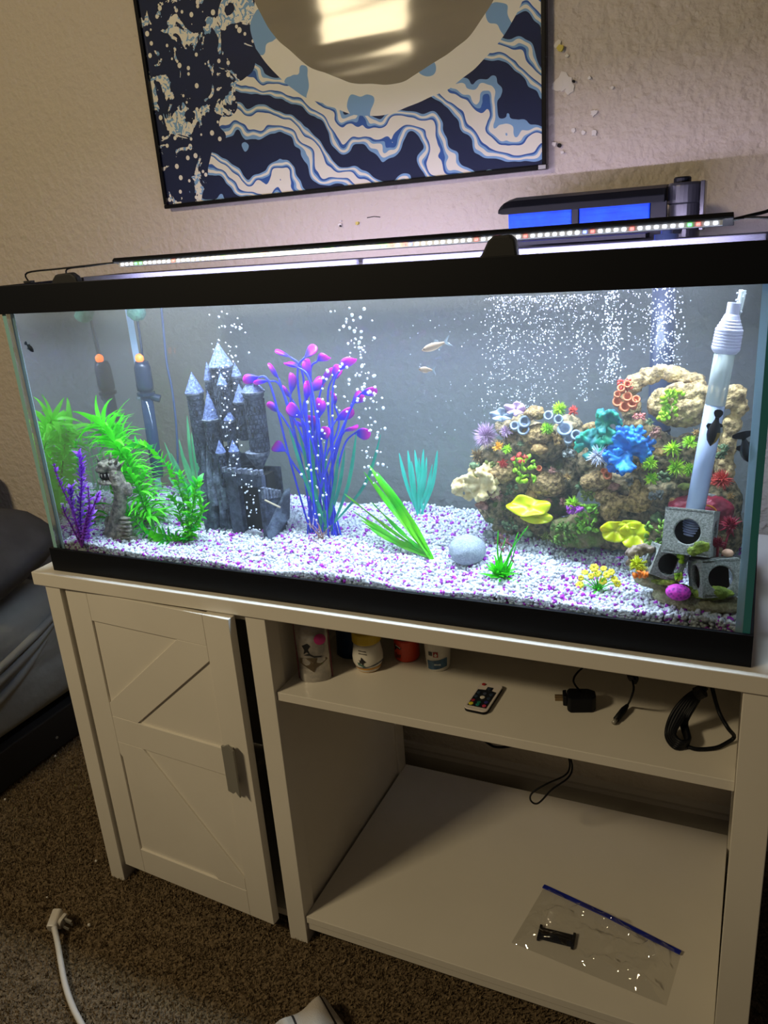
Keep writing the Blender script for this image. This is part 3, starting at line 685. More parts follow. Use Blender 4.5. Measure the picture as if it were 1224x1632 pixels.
# small mixed tuft and the little yellow flower
fz = leafmat('fuzzy_green', (40, 214, 20), (90, 230, 30))
def tuft(name, label, root, n, Lg, w, spread, m, cat='plant', group=None):
    g0 = G(*root); t = thing(name, g0, label, cat, group); ms = leaves(Lg, w, (.3, .8), m, n=4)
    for k in range(n):
        leaf_at(random.choice(ms), t, g0+Vector((rnd(-.006, .006), rnd(-.004, .004), -.003)), rnd(0, 6.28), abs(random.gauss(0, spread)), rnd(.6, 1.15), rnd(-.4, .4))
    return t, g0
t_, g0 = tuft('tufted_plant', 'small tufted green plant with a few tall thin blades, right of the round grey stone', (799, 918), 64, .032, .0072, .62, fz)
for px, py in ((794, 845), (806, 858), (826, 848), (842, 838), (822, 870)):
    e = P(px, py, g0.y+.01); ob('leaf', MB().tube(curve([g0, g0.lerp(e, .5)+Vector((rnd(-.006, .006), 0, 0)), e], 4), [.0015]*5+[.0010]*3+[.0004], 5, flat=.4), fz, t_, smooth=True)
pk = leafmat('dusty_pink_leaf', (180, 110, 130)); pkl = leaves(.02, .004, (.5,), pk, n=3)
for k in range(9): leaf_dir(pkl[0], t_, P(rnd(792, 830), rnd(868, 900), g0.y+.008), (rnd(-1, 1), rnd(-.5, .5), 1), rnd(.6, 1))
t_, g0 = tuft('flower_plant', 'tiny green plant with bright yellow flowers standing in the front gravel', (953, 940), 26, .020, .0034, .7, leafmat('fresh_green', (90, 220, 50)))
yf_ = mat('yellow_petal', (255, 236, 60), .5); fl = MB()
for k in range(6):
    a = k*math.pi/3; fl.ico((math.cos(a)*.0032, math.sin(a)*.0032, 0), (.003, .003, .0014), 1)
flm = fl.mesh('flower', yf_, True)
for px, py in ((932, 912), (947, 905), (962, 906), (974, 912), (926, 921), (979, 923), (961, 926), (942, 918), (967, 916), (952, 914), (924, 932), (984, 930)):
    e = P(px, py, g0.y+rnd(-.006, .008)); s_ = ob('stem', MB().tube([g0, g0.lerp(e, .6)+Vector((0, 0, .003)), e], .0007, 5), fz, t_, smooth=True)
    ob('flower', flm, None, s_, mtx=Matrix.Translation(e) @ Matrix.Rotation(rnd(.4, 1.5), 4, 'X') @ Matrix.Rotation(rnd(0, 3), 4, 'Z') @ Matrix.Scale(rnd(.8, 1.2), 4))

# round grey bubble stone
gs = G(740, 902); cst = Vector((gs.x, gs.y+.018, gs.z+.021))
sb = MB().ico(cst, (.0300, .030, .0245), 4, .0012, 120)
tag(ob('round_stone', sb, mat('fine_grey_stone', (172, 180, 188), .9, col2=(150, 158, 168), nscale=350, bump=.001, bscale=900), smooth=True), 'round smooth pale grey air stone lying on the gravel', 'stone')

# ================================================================ ORNAMENTS
def shape(name, mb, m, parent=None, remesh=0, smooth=True, amp=0, fr=60, **k):
    """fuses overlapping lumps into one rough surface"""
    me = mb.mesh(name, m, smooth)
    o = bpy.data.objects.new(name, me); place(o, parent)
    if remesh:
        r = o.modifiers.new('fuse', 'REMESH'); r.mode = 'VOXEL'; r.voxel_size = remesh; r.use_smooth_shade = smooth
    if amp:
        tx = bpy.data.textures.get('rough%g' % fr) or bpy.data.textures.new('rough%g' % fr, 'CLOUDS'); tx.noise_scale = 1/fr; tx.noise_depth = 3
        d = o.modifiers.new('rough', 'DISPLACE'); d.texture = tx; d.strength = amp; d.mid_level = .5; d.texture_coords = 'GLOBAL'
    for a, b in k.items(): o[a] = b
    return o
ctone = mat('castle_stone', (34, 39, 54), .85, col2=(68, 76, 94), nscale=70, bump=.004, bscale=230)
ccrag = mat('castle_crag', (48, 55, 70), .85, col2=(98, 108, 124), nscale=55, bump=.004, bscale=180)
croof = mat('castle_roof_slate', (112, 128, 176), .8, col2=(70, 80, 116), nscale=240, bump=.002, bscale=380)
cpale = mat('castle_worn_edge', (118, 124, 136), .85, col2=(66, 72, 86), nscale=150)
CY = .160
cb_ = G(392, 862); ca = thing('castle_ornament', (cb_.x, CY, cb_.z), 'dark grey stone castle ornament with pointed turrets on a craggy rock, in stream of bubbles', 'ornament')
s_ = scl(P(370, 700, CY))
rk = MB()
for px, py, dy, rx, rz in ((338, 842, .010, 24, 26), (362, 846, -.012, 32, 24), (342, 808, .012, 24, 34), (336, 765, .02, 19, 40), (330, 730, .022, 14, 36), (356, 775, .012, 24, 40), (366, 740, .022, 26, 34), (392, 745, .022, 22, 22), (372, 812, .004, 26, 40)):
    c = P(px, py, CY+dy+.010); rk.ico(c, (rx*s_, 20*s_, rz*s_), 3, .008, 55, seed=px)
shape('rock_base', rk, ctone, ca, remesh=.0026, amp=.007, fr=80)
for k in range(30):                            # upright crags standing proud of the rock
    px = rnd(322, 372); top = rnd(702, 815); bot = min(top+rnd(40, 110), 862)
    if k < 8: px = rnd(316, 336); top = rnd(690, 740)
    a = P(px+(bot-700)*.08, bot, CY-.014-rnd(0, .016)-(bot-700)*.00006); e = P(px, top, CY-.006)
    rk = MB().tube(curve([a, a.lerp(e, .5)+Vector((rnd(-.005, .005), -rnd(.001, .006), 0)), e], 4), [.0070*rnd(.8, 1.2), .0068, .0062, .0060, .0054, .0048, .0040, .0028, .0008], 7)
    rk.v = [tuple(Vector(q_)+Vector((1, 1, .3))*.0022*noise.noise(Vector(q_)*140)) for q_ in rk.v]
    ob('crag', rk, ccrag, ca)
def tower(px, top, bot, rpx, dy=0, roof=None, roofr=1.25, name='tower', dome=False, lean=.03):
    a = P(px+(bot-top)*lean, bot, CY+dy); b = P(px, top, CY+dy); r = rpx*s_; h = b.z-a.z; cy_ = a.y
    pr = [(r*.94, 0), (r, h*.08), (r, h*.9), (r*1.14, h*.93), (r*1.14, h)]
    t = ob(name, MB().lathe(pr, (b.x, cy_, a.z), 16), ctone, ca)
    for k in range(int(h/.0085)):
        zz = a.z+h*.06+k*.0085
        if zz > a.z+h*.88: break
        mb = MB(); nb = max(7, int(r*6.28/.006)); off = .5*(k % 2)
        for q_ in range(nb):                   # course of separate blocks
            t0_ = 2*math.pi*(q_+off)/nb; mb.box(-r*2.6/nb, r*2.6/nb, -.0010, .0016, 0, .0068, mtx=Matrix.Translation((b.x+math.cos(t0_)*r, cy_+math.sin(t0_)*r, zz)) @ Matrix.Rotation(t0_-math.pi/2, 4, 'Z'))
        ob('stone_course', mb, ctone, t)
    for k, th in enumerate((-1.0, -2.0, -1.5)):
        q_ = Vector((b.x+math.cos(th)*r*1.1, cy_+math.sin(th)*r*1.1, a.z+h*(.74-.2*k)))
        ob('arrow_slit', MB().box(-.0014, .0014, -.001, .001, -.0045, .0045, mtx=Matrix.Translation(q_) @ Matrix.Rotation(th+math.pi/2, 4, 'Z')), hole_m, t)
    ob('parapet', MB().lathe([(r*1.2, 0), (r*1.28, .002), (r*1.28, .004), (r*1.1, .0055)], (b.x, cy_, b.z-.003), 16), cpale, t)
    if roof:
        R_ = r*roofr; hh = roof*s_; steps = 8; pf = []
        for k in range(steps):
            u = k/steps; v_ = (k+1)/steps; ex = 1.0 if not dome else .55; q0 = (1-u)**ex; q1 = (1-v_)**ex
            pf += [(R_*q0*1.05, hh*u), (R_*(q0*.25+q1*.75), hh*v_*.985)]
        pf.append((.0004, hh))
        ob('roof', MB().lathe(pf, (b.x, cy_, b.z+.0015), 14), croof, t)
    return t
tower(310, 626, 742, 12, .0, 32, 1.22, lean=.10)
tower(352, 584, 700, 15, .012, 36, 1.25, name='keep')
tower(333, 606, 680, 6, .006, 28, 1.25)
tower(337, 668, 760, 12, -.004, 44, 1.12)
tower(377, 600, 690, 6, .010, 20, 1.3)
tower(354, 614, 660, 6, -.012, 18, 1.3)
tower(366, 670, 725, 7, -.012, 16, 1.3)
tower(384, 640, 700, 10, -.002, 26, 1.15)
tower(403, 624, 722, 14.5, -.006, 14, 1.15, dome=True, lean=.08)
tower(352, 722, 775, 6, -.030, 20, 1.35)
tower(373, 720, 775, 6, -.030, 18, 1.35)
a = P(411, 722, CY-.006); r = 15*s_
ob('bracket', MB().lathe([(r*.2, -.034), (r*.85, -.014), (r*1.25, -.002), (r*1.3, .004), (r*1.0, .006)], a, 16), cpale, ca)
# gatehouse: open-fronted block, built from corner posts of its front, side and top
g1, g2, g3 = P(372, 858, CY-.040), P(430, 868, CY-.046), P(456, 838, CY-.002)
gtop = P(380, 752, CY-.040).z; gm_ = None
def wallpiece(name, a, b, z0, z1, th, m=ctone):
    d = (b-a); d.z = 0; n_ = Vector((d.y, -d.x, 0)).normalized()*th; v = []
    for p_ in (a, b, b-n_, a-n_):
        for zz in (z0, z1): v.append((p_.x, p_.y, zz))
    mb = MB().add(v, [(0, 2, 3, 1), (2, 4, 5, 3), (4, 6, 7, 5), (6, 0, 1, 7), (1, 3, 5, 7), (0, 6, 4, 2)])
    return ob(name, mb, m, ca, bevel=.0012)
zb_ = g1.z-.004
wallpiece('gate_wall', g1, g1.lerp(g2, .34), zb_, gtop, .012); wallpiece('gate_wall', g1.lerp(g2, .86), g2, zb_, gtop-.004, .012)
wallpiece('lintel', g1.lerp(g2, .34), g1.lerp(g2, .86), gtop-.026, gtop-.002, .012)
wallpiece('side_wall', g2, g3, zb_, gtop-.052, .010); wallpiece('back_wall', g1+Vector((0, .045, 0)), g3+Vector((-.006, .01, 0)), zb_, gtop-.002, .006)
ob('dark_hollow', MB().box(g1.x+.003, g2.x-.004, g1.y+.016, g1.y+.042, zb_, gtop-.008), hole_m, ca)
for k in range(8):
    p_ = g1.lerp(g2, k/7.2); ob('battlement', MB().box(p_.x-.0035, p_.x+.0028, p_.y-.001, p_.y+.009, gtop-.003, gtop+.007+rnd(-.0015, .0015)), cpale, ca, bevel=.001)
for k in range(6):
    p_ = g2.lerp(g3, k/6); ob('battlement', MB().box(p_.x-.003, p_.x+.003, p_.y-.003, p_.y+.004, gtop-.056+.01*(1-k/6), gtop-.044+.020*(1-k/6)), cpale, ca, bevel=.001)
sl = [P(430, 869, CY-.050), P(462, 826, CY-.008), P(463, 780, CY-.002), P(455, 784, CY-.008), P(424, 846, CY-.050)]
v = sl+[q_+Vector((-.008, .010, .001)) for q_ in sl]
ob('ramp_wall', MB().add(v, [(0, 1, 2, 3, 4), (9, 8, 7, 6, 5)]+[(i, i+5, (i+1) % 5+5, (i+1) % 5) for i in range(5)]), ccrag, ca, bevel=.0015)
a = P(422, 797, CY-.052); b = P(447, 809, CY-.050); ob('drawbridge_beam', MB().tube([a, b], .0018, 6), mat('pale_wood', (160, 146, 120), .8), ca)
for k in range(12):
    c = P(rnd(330, 368), rnd(852, 864), CY-.040+rnd(-.006, .006)); ob('foot_stone', MB().ico(c, (rnd(.006, .011), .008, rnd(.006, .010)), 2, .003, 100, seed=k), ccrag, ca)

# gargoyle-like statue at the left
DY = .062; dk = G(190, 862); dk.y = DY
dg_m = mat('statue_stone', (150, 142, 124), .85, col2=(96, 92, 84), nscale=120, bump=.002, bscale=300)
dr = thing('dragon_statue', (dk.x, DY, dk.z), 'weathered grey dragon statue with gaping jaws, left of the castle', 'statue')
q = lambda px, py, d=0: P(px, py, DY+d)
sd = scl(q(190, 800))
bd = MB()
bd.tube(curve([q(188, 860), q(186, 835), q(190, 810), q(192, 785), q(186, 762), q(176, 745)], 5), [.016, .019, .021, .021, .019, .017, .016, .015, .015, .014, .0135, .013, .0125, .012, .012, .0125, .013, .0135, .014, .014, .014, .013, .012, .011, .010, .009], 14)
bd.ico(q(198, 845), (.019, .016, .017), 3, .002, 60); bd.ico(q(175, 838, .004), (.009, .010, .020), 3, .002, 60).ico(q(205, 780, .006), (.006, .008, .014), 3, .002, 60)
bd.tube(curve([q(180, 838, -.004), q(170, 845, -.010), q(166, 858, -.012)], 4), [.006, .006, .006, .006, .005, .005, .005, .006, .005], 8)
shape('body', bd, dg_m, dr, remesh=.0018, amp=.003, fr=150)
hd = MB(); hd.ico(q(172, 742), (.021, .018, .0115), 3, .002, 90); hd.ico(q(163, 748, -.010), (.014, .012, .007), 3, .0015, 90).ico(q(183, 745, .004), (.012, .012, .014), 3, .001, 90)
for px, py in ((160, 740), (176, 738)): hd.ico(q(px, py, -.016), .0052, 2)
hh_ = shape('head', hd, dg_m, dr, remesh=.0015, amp=.002, fr=200)
jw = MB(); jw.ico(q(170, 769, -.010), (.017, .013, .0045), 3, .001, 90).ico(q(188, 762, -.002), (.008, .010, .010), 3)
shape('lower_jaw', jw, dg_m, dr, remesh=.0015, amp=.002, fr=200)
ob('mouth_cavity', MB().ico(q(171, 758, -.003), (.0165, .012, .010), 3), hole_m, dr, smooth=True)
tm = mat('statue_tooth', (214, 206, 188), .6)
for k in range(7):
    for top in (0, 1):
        th = math.pi*(1.05+.9*k/6); c = q(169, 753 if top else 766, -.006)+Vector((math.cos(th)*.0155, math.sin(th)*.0125, 0)); L_ = -.006 if top else .005
        ob('tooth', MB().tube([c, c+Vector((0, 0, L_))], [.0016, .0002], 6), tm, dr)
for px, py, e in ((158, 734, (154, 726)), (166, 731, (165, 721)), (175, 731, (177, 721)), (184, 735, (189, 726)), (190, 742, (198, 735))):
    ob('horn', MB().tube([q(px, py+4), q(*e)], [.0036, .0006], 7), dg_m, dr, smooth=True)
for k in range(6):
    c = q(200, 826+k*6.0, -.016+.0006*(k-3)**2)
    ob('belly_plate', MB().ico(c, (.0165-.0006*abs(k-3)*2, .006, .0026), 2), tm if 0 else dg_m, dr, smooth=True)
shape('statue_foot', MB().ico(dk+Vector((0, 0, -.004)), (.028, .02, .010), 3, .003, 60), dg_m, dr)

# ---------------------------------------------------------------- reefs
rock_m = mat('reef_rock', (170, 148, 108), .9, col2=(78, 74, 50), nscale=110, bump=.007, bscale=120)
rock_g = mat('mossy_rock', (96, 112, 48), .9, col2=(128, 112, 76), nscale=60, bump=.004, bscale=180)
tanm = mat('tan_arch_rock', (200, 172, 116), .9, col2=(120, 100, 66), nscale=120, bump=.008, bscale=120)
def lump(name, parent, blobs, m, y, remesh=.0034, amp=.010, fr=75, **k):
    mb = MB()
    for b in blobs:
        px, py, rx, rz = b[:4]; dy = b[4] if len(b) > 4 else 0; c = P(px, py, y+dy); s = scl(c)
        ry = min(rx, rz)*s*(b[5] if len(b) > 5 else 1)
        mb.ico(c, (rx*s, ry, rz*s), 3, .005, 40, seed=px)
    return shape(name, mb, m, parent, remesh=remesh, amp=amp, fr=fr, **k)
def anemone(name, parent, px, py, rpx, y, m, n=60, fat=.0011, up=.3, label=None):
    c = P(px, py, y); R_ = rpx*scl(c)*.72; mb = MB()
    for i in range(n):
        d = Vector((random.gauss(0, 1), random.gauss(0, 1)-.5, random.gauss(0, 1)+up)).normalized()
        e = c + d*R_*rnd(.8, 1.25); md = c + d*R_*.5
        mb.tube([c, md, e], [fat*1.3, fat*1.1, fat*.25], 4, cap=False)
    mb.ico(c, R_*.35, 1)
    return ob(name, mb, m, parent, smooth=True, label=label)
def branch(name, parent, px, py, rpx, y, m, n=12, fat=.004, label=None, knob=.6, dirs=None):
    c = P(px, py, y); R_ = rpx*scl(c); mb = MB()
    for i in range(n):
        th = rnd(0, 6.28); d = Vector((math.cos(th), rnd(-.9, .3), math.sin(th)*.9+.15)).normalized()
        m1 = c+d*R_*.5+Vector((rnd(-1, 1), rnd(-1, 1), rnd(-1, 1)))*R_*.12; e = c+d*R_*rnd(.75, 1.05)
        mb.tube([c, m1, e], [fat*1.3, fat, fat*.9], 7); mb.ico(e, fat*1.15, 2)
        for s in (-1, 1):
            e2 = m1+(e-m1)*.8+d.cross(Vector((0, 1, 0)))*R_*.28*s; mb.tube([m1, e2], [fat*.9, fat*.7], 6); mb.ico(e2, fat*.9, 1)
    o = shape(name, mb, m, parent, remesh=.0016, amp=.0015, fr=250)
    if label: o['label'] = label
    return o
def cups(name, parent, lst, y, m, r=.0065, deep=None):
    for px, py, sc_ in lst:
        c = P(px, py, y); d = (Vector(CAM)-c).normalized()+Vector((rnd(-.3, .3), 0, rnd(.1, .5))); d.normalize(); rr = r*sc_
        cp = ob(name, MB().lathe([(rr*.7, -rr*2.2), (rr*.85, -rr), (rr, 0), (rr*.85, rr*.18), (rr*.62, 0), (rr*.5, -rr*1.0)], c, 14, mtx=frame(d)), m, parent, smooth=True)
def plate(name, parent, px, py, wpx, hpx, y, m, waves=6, amp=.16, label=None, tilt=.5, rot=0):
    c = P(px, py, y); s = scl(c); rx, rz = wpx*s/2, hpx*s/2; d = Vector((rnd(-.1, .1), -1, tilt)).normalized(); fr_ = frame(d); v = [c-d*.006]; f = []; seg = 40; ring_ = 6
    for j in range(1, ring_+1):
        u = j/ring_
        for k in range(seg):
            th = 2*math.pi*k/seg; wv = math.sin(th*waves+rot)*u*u
            v.append(c+fr_ @ Vector((math.cos(th)*rx*u*(1+.07*wv+.06*u*math.sin(th*2+px)), math.sin(th)*rz*u*(1+.10*math.sin(th*3+px)), (amp*(wv+.5*math.sin(th*3.0+px)*u*u)*rz*1.1) + rz*.18*u*u)))
    f += [(0, 1+k, 1+(k+1) % seg) for k in range(seg)]
    for j in range(ring_-1):
        for k in range(seg): a = 1+j*seg+k; b = 1+j*seg+(k+1) % seg; f.append((a, a+seg, b+seg, b))
    return ob(name, MB().add(v, f), m, parent, smooth=True, solid=.0016, label=label)
def leafclump(name, parent, px, py, wpx, hpx, y, m, n=26, r=.0045, label=None):
    mb = MB()
    for i in range(n):
        c = P(px+rnd(-wpx, wpx)/2, py+rnd(-hpx, hpx)/2, y+rnd(-.006, .008)); mb.ico(c, (r*rnd(.6, 1.2), r*.35, r*rnd(.5, 1)), 1, mtx=Euler((rnd(-.8, .8), rnd(-.8, .8), rnd(0, 3))).to_matrix())
    return ob(name, mb, m, parent, smooth=True, label=label)

cream = mat('cream_coral', (226, 206, 156), .7, col2=(196, 170, 112), nscale=80); lilac = mat('lilac_coral', (190, 158, 190), .6); chart = mat('chartreuse_coral', (176, 216, 34), .55, col2=(120, 180, 24), nscale=90)
ylw = mat('yellow_plate_coral', (218, 224, 12), .35, sss=.2, col2=(196, 200, 6), nscale=40); redc = mat('red_coral', (190, 64, 50), .6); org = mat('orange_tube_coral', (206, 116, 72), .65)
teal_c = mat('green_teal_coral', (14, 148, 110), .55, col2=(8, 96, 108), nscale=40); bluec = mat('blue_coral', (20, 128, 206), .5, col2=(16, 92, 176), nscale=60)
wht = mat('pale_lavender_coral', (206, 210, 226), .6); gcup = mat('grey_blue_cup', (164, 176, 192), .5, col2=(116, 128, 146), nscale=60); purp = mat('violet_coral', (146, 60, 160), .6)
wine = mat('wine_red_coral', (150, 28, 52), .5, col2=(112, 20, 40), nscale=50); brain = mat('brown_brain', (182, 150, 96), .8, col2=(104, 82, 46), nscale=180, bump=.006, bscale=170)

RY = .215
r1 = G(845, 862); reef = thing('coral_reef_ornament', (P(840, 862, RY).x, RY, r1.z), 'smaller reef ornament with cream, lilac and yellow corals, left of the big arch', 'ornament')
lump('reef_rock', reef, [(825, 760, 48, 42), (800, 800, 36, 40), (790, 730, 32, 30), (858, 705, 48, 32), (820, 680, 30, 24), (905, 690, 26, 30, .01), (912, 740, 18, 60, .015), (870, 770, 40, 26), (850, 830, 44, 26), (815, 845, 34, 18, .01), (868, 860, 40, 14), (780, 775, 26, 28), (848, 862, 50, 12)], rock_m, RY)
lump('reef_dark_rock', reef, [(882, 742, 30, 34, .03), (880, 800, 36, 26, .02)], rock_g, RY)  # rock of a darker, mossy colour, set back in the reef
F_ = RY-.040
branch('elkhorn_coral', reef, 770, 768, 30, F_-.004, cream, 26, .0046, label='fat-branched cream coral')
branch('elkhorn_coral', reef, 742, 776, 20, F_-.006, cream, 16, .0040, label='fat-branched cream coral')
anemone('anemone', reef, 774, 694, 27, F_+.01, lilac, 260, .0007, label='bushy pale lilac anemone')
anemone('anemone', reef, 806, 688, 14, F_, lilac, 60)
anemone('anemone', reef, 761, 726, 16, F_+.008, brain, 70)
anemone('anemone', reef, 892, 652, 17, F_+.006, chart, 90, label='spiky chartreuse anemone'); anemone('anemone', reef, 873, 683, 15, F_-.006, chart, 80)
anemone('anemone', reef, 808, 716, 12, F_-.008, chart, 60); anemone('anemone', reef, 794, 712, 12, F_-.008, mat('orange_anemone', (232, 168, 44), .5), 50)
anemone('anemone', reef, 914, 655, 12, F_+.006, redc, 50)
anemone('anemone', reef, 802, 738, 12, F_-.008, redc, 40, .0012)
plate('lettuce_coral', reef, 800, 662, 36, 20, F_, gcup, 5, .5); plate('lettuce_coral', reef, 822, 652, 34, 22, F_+.004, lilac, 5, .5)
cups('cup_coral', reef, [(836, 672, 1.3), (834, 684, 1.3), (900, 683, 1.6), (918, 693, 1.1), (890, 668, 1.0), (820, 678, 1), (874, 662, 1.0), (906, 700, 1.0), (924, 700, 1)], F_-.006, gcup, .0075)
lump('brain_coral', reef, [(851, 658, 17, 12)], brain, F_+.004, amp=.004, fr=200, remesh=.002)
lump('brain_coral', reef, [(868, 772, 30, 20), (884, 765, 14, 14)], brain, F_+.006, amp=.006, fr=200, remesh=.002)
lump('brain_coral', reef, [(800, 752, 24, 18)], brain, F_+.004, amp=.006, fr=200, remesh=.002)
lump('brain_coral', reef, [(856, 692, 30, 16)], brain, F_+.006, amp=.006, fr=200, remesh=.002)
leafclump('leaf_coral', reef, 836, 748, 34, 44, F_-.010, chart, 40, .006); leafclump('leaf_coral', reef, 830, 730, 26, 14, F_-.010, redc, 16, .0048)
cups('tube_coral', reef, [(859, 746, .9)], F_-.006, org, .0055)
plate('plate_coral', reef, 843, 808, 68, 34, F_-.020, ylw, 4, .22, label='ruffled translucent yellow plate coral', tilt=.8)
plate('plate_coral', reef, 856, 824, 50, 22, F_-.022, ylw, 4, .3, tilt=.3)
leafclump('moss_patch', reef, 808, 800, 40, 60, F_+.004, rock_g, 60, .005)
# loose green bush between the reefs
bsh = G(905, 868); bush = thing('moss_bush_ornament', (bsh.x, .17, bsh.z), 'low mossy green rock with a violet flower coral, between the two reefs', 'ornament')
lump('moss_rock', bush, [(900, 845, 22, 22), (925, 838, 24, 26), (945, 858, 22, 16), (912, 864, 34, 10)], rock_g, .172, amp=.006, fr=160, remesh=.0026)
leafclump('leaf_coral', bush, 936, 826, 34, 46, .145, mat('leaf_green_coral', (136, 190, 40), .5, col2=(84, 140, 24), nscale=90), 60, .0048)
leafclump('leaf_coral', bush, 900, 850, 44, 36, .147, mat('dull_green_coral', (104, 140, 40), .6, col2=(70, 100, 30), nscale=90), 70, .0042)
anemone('anemone', bush, 914, 803, 17, .150, chart, 90); leafclump('flower_coral', bush, 916, 812, 26, 10, .140, purp, 30, .0042, label='violet flower-like coral')

RB = .205
r2 = G(1050, 872); big = thing('arch_reef_ornament', (P(1060, 872, RB).x, RB, r2.z), 'large tan rock arch reef with blue, teal and red corals, right side of the tank', 'ornament')
lump('arch_rock', big, [(1000, 628, 14, 20), (1012, 612, 16, 14), (1032, 600, 18, 14), (1054, 594, 20, 12), (1078, 596, 20, 13), (1098, 604, 16, 13), (1110, 612, 12, 12), (1004, 650, 16, 18), (1012, 676, 20, 18), (1030, 690, 20, 14)], tanm, RB, amp=.009, fr=110)
lump('arch_rock', big, [(1048, 646, 14, 18), (1062, 632, 20, 15), (1084, 624, 22, 14), (1108, 622, 22, 15), (1070, 658, 26, 20), (1100, 648, 26, 20), (1120, 660, 20, 14), (1090, 668, 28, 14), (1130, 626, 18, 12), (1172, 628, 18, 14), (1176, 650, 13, 18), (1166, 680, 13, 20), (1160, 710, 16, 22), (1154, 745, 18, 24), (1160, 640, 18, 12)], tanm, RB-.02, amp=.010, fr=110)
lump('reef_rock', big, [(1040, 720, 40, 36, .01), (1000, 770, 46, 22), (950, 775, 30, 20), (1060, 780, 40, 36, .01), (1100, 740, 40, 50, .015), (1020, 740, 40, 26, .01), (940, 735, 24, 30, .02), (990, 810, 30, 22, .01), (1040, 820, 30, 22, .01), (960, 830, 24, 24, .02), (1010, 862, 44, 16), (975, 862, 34, 14), (1090, 820, 40, 40, .02), (1150, 800, 30, 40, .0), (1160, 850, 24, 40, .0), (1060, 850, 30, 30, .01)], rock_m, RB)
lump('reef_rock', big, [(972, 812, 16, 18), (988, 800, 20, 10), (1012, 806, 20, 12), (1014, 786, 12, 20), (1028, 796, 14, 16), (965, 790, 20, 10)], brain, RB-.048, amp=.008, fr=140, remesh=.0026)
lump('mound_coral', big, [(950, 765, 24, 13), (935, 768, 12, 12)], brain, RB-.05, amp=.006, fr=190, remesh=.002)
B_ = RB-.045
cups('tube_coral', big, [(984, 640, 1.1), (1000, 632, 1.05), (1008, 642, 1.1), (996, 648, 1.2), (984, 628, .8), (1014, 636, .9), (990, 618, .9), (1000, 612, .8)], B_+.006, org, .0068)
leafclump('orange_polyps', big, 996, 614, 22, 18, B_+.012, redc, 30, .0036)
leafclump('pink_polyps', big, 1018, 664, 18, 10, B_+.008, mat('pink_polyp', (206, 120, 110), .6), 20, .0034)
leafclump('green_sponge', big, 1066, 642, 26, 44, B_-.008, chart, 46, .0046); leafclump('green_sponge', big, 1078, 626, 24, 10, B_-.006, chart, 18, .004); leafclump('green_sponge', big, 1058, 664, 20, 14, B_-.008, chart, 18, .004)
branch('branching_coral', big, 970, 672, 22, B_, teal_c, 13, .0036, label='teal green branching coral'); branch('branching_coral', big, 942, 708, 26, B_-.002, teal_c, 15, .0038)
branch('branching_coral', big, 968, 694, 18, B_-.002, teal_c, 10, .0036)
branch('branching_coral', big, 1002, 718, 38, B_-.010, bluec, 20, .0040, label='bright blue branching coral')
branch('branching_coral', big, 986, 732, 24, B_-.012, bluec, 12, .0036)
anemone('anemone', big, 954, 726, 24, B_-.012, wht, 120, label='spiky pale lavender anemone')
for px, py, r_ in ((1072, 715, 19), (1100, 705, 17), (1078, 745, 21), (1098, 748, 15), (1037, 738, 17), (1038, 762, 16), (1030, 742, 10)): anemone('anemone', big, px, py, r_, B_-.016, chart, 75)
cups('tube_coral', big, [(968, 757, 1.1), (972, 748, .8), (962, 750, .7)], B_-.012, org, .0062)
lump('tan_dome', big, [(946, 683, 16, 7)], brain, B_+.01, amp=.004, fr=200, remesh=.002)
plate('plate_coral', big, 1012, 852, 44, 42, B_-.030, ylw, 5, .25, label='upright cupped translucent yellow plate coral', tilt=.3); plate('plate_coral', big, 980, 846, 44, 34, B_-.028, ylw, 5, .35, tilt=.2); plate('plate_coral', big, 1004, 836, 36, 14, B_-.024, ylw, 4, .4)
anemone('anemone', big, 1152, 764, 22, B_-.024, redc, 110); anemone('anemone', big, 1140, 766, 12, B_-.022, redc, 50)
lump('dome_coral', big, [(1100, 812, 34, 22), (1130, 812, 34, 24), (1152, 826, 18, 20)], wine, .150, amp=.005, fr=190, remesh=.002, label='wine red domed coral')
pth = curve([P(1118, 806, .118), P(1130, 806, .116), P(1140, 812, .116), P(1142, 824, .116), P(1140, 834, .116)], 5)
ob('orange_ridge', MB().tube(pth, .0016, 6), mat('orange_line', (240, 140, 40), .5), big, smooth=True)

muted = [mat('growth_%s' % n_, c1_, .8, col2=c2_, nscale=150) for n_, c1_, c2_ in (('olive', (128, 138, 60), (84, 96, 40)), ('ochre', (186, 150, 88), (128, 98, 56)), ('rose', (176, 128, 112), (120, 82, 70)), ('sage', (120, 140, 96), (70, 92, 60)), ('grey', (150, 152, 146), (100, 104, 100)))]
for par, yy, spots in ((reef, F_-.004, [(760, 760), (790, 790), (768, 806), (782, 830), (815, 780), (846, 790), (880, 750), (905, 720), (860, 715), (830, 708), (785, 745), (870, 800), (898, 800), (812, 838), (840, 850), (870, 856), (800, 862), (780, 852), (905, 760), (888, 700), (758, 742), (822, 812)]),
                       (big, B_-.006, [(1020, 700), (1045, 690), (1052, 720), (1110, 690), (1060, 760), (1090, 775), (1110, 760), (1045, 790), (1080, 800), (925, 775), (940, 790), (975, 775), (1005, 768), (1015, 745), (1050, 825), (1070, 840), (1120, 725), (1130, 790), (1165, 790), (1150, 720), (985, 700), (1036, 672)])):
    for k, (px, py) in enumerate(spots):
        m_ = muted[(k*7+px) % 5]
        if k % 3 == 0: anemone('polyp_tuft', par, px, py, rnd(8, 12), yy, m_, 46, .0009)
        elif k % 3 == 1: leafclump('encrusting_growth', par, px, py, rnd(16, 26), rnd(12, 20), yy, m_, 30, .0038)
        else: lump('coral_knob', par, [(px, py, rnd(8, 13), rnd(6, 10))], m_, yy+.004, amp=.006, fr=240, remesh=.0018)

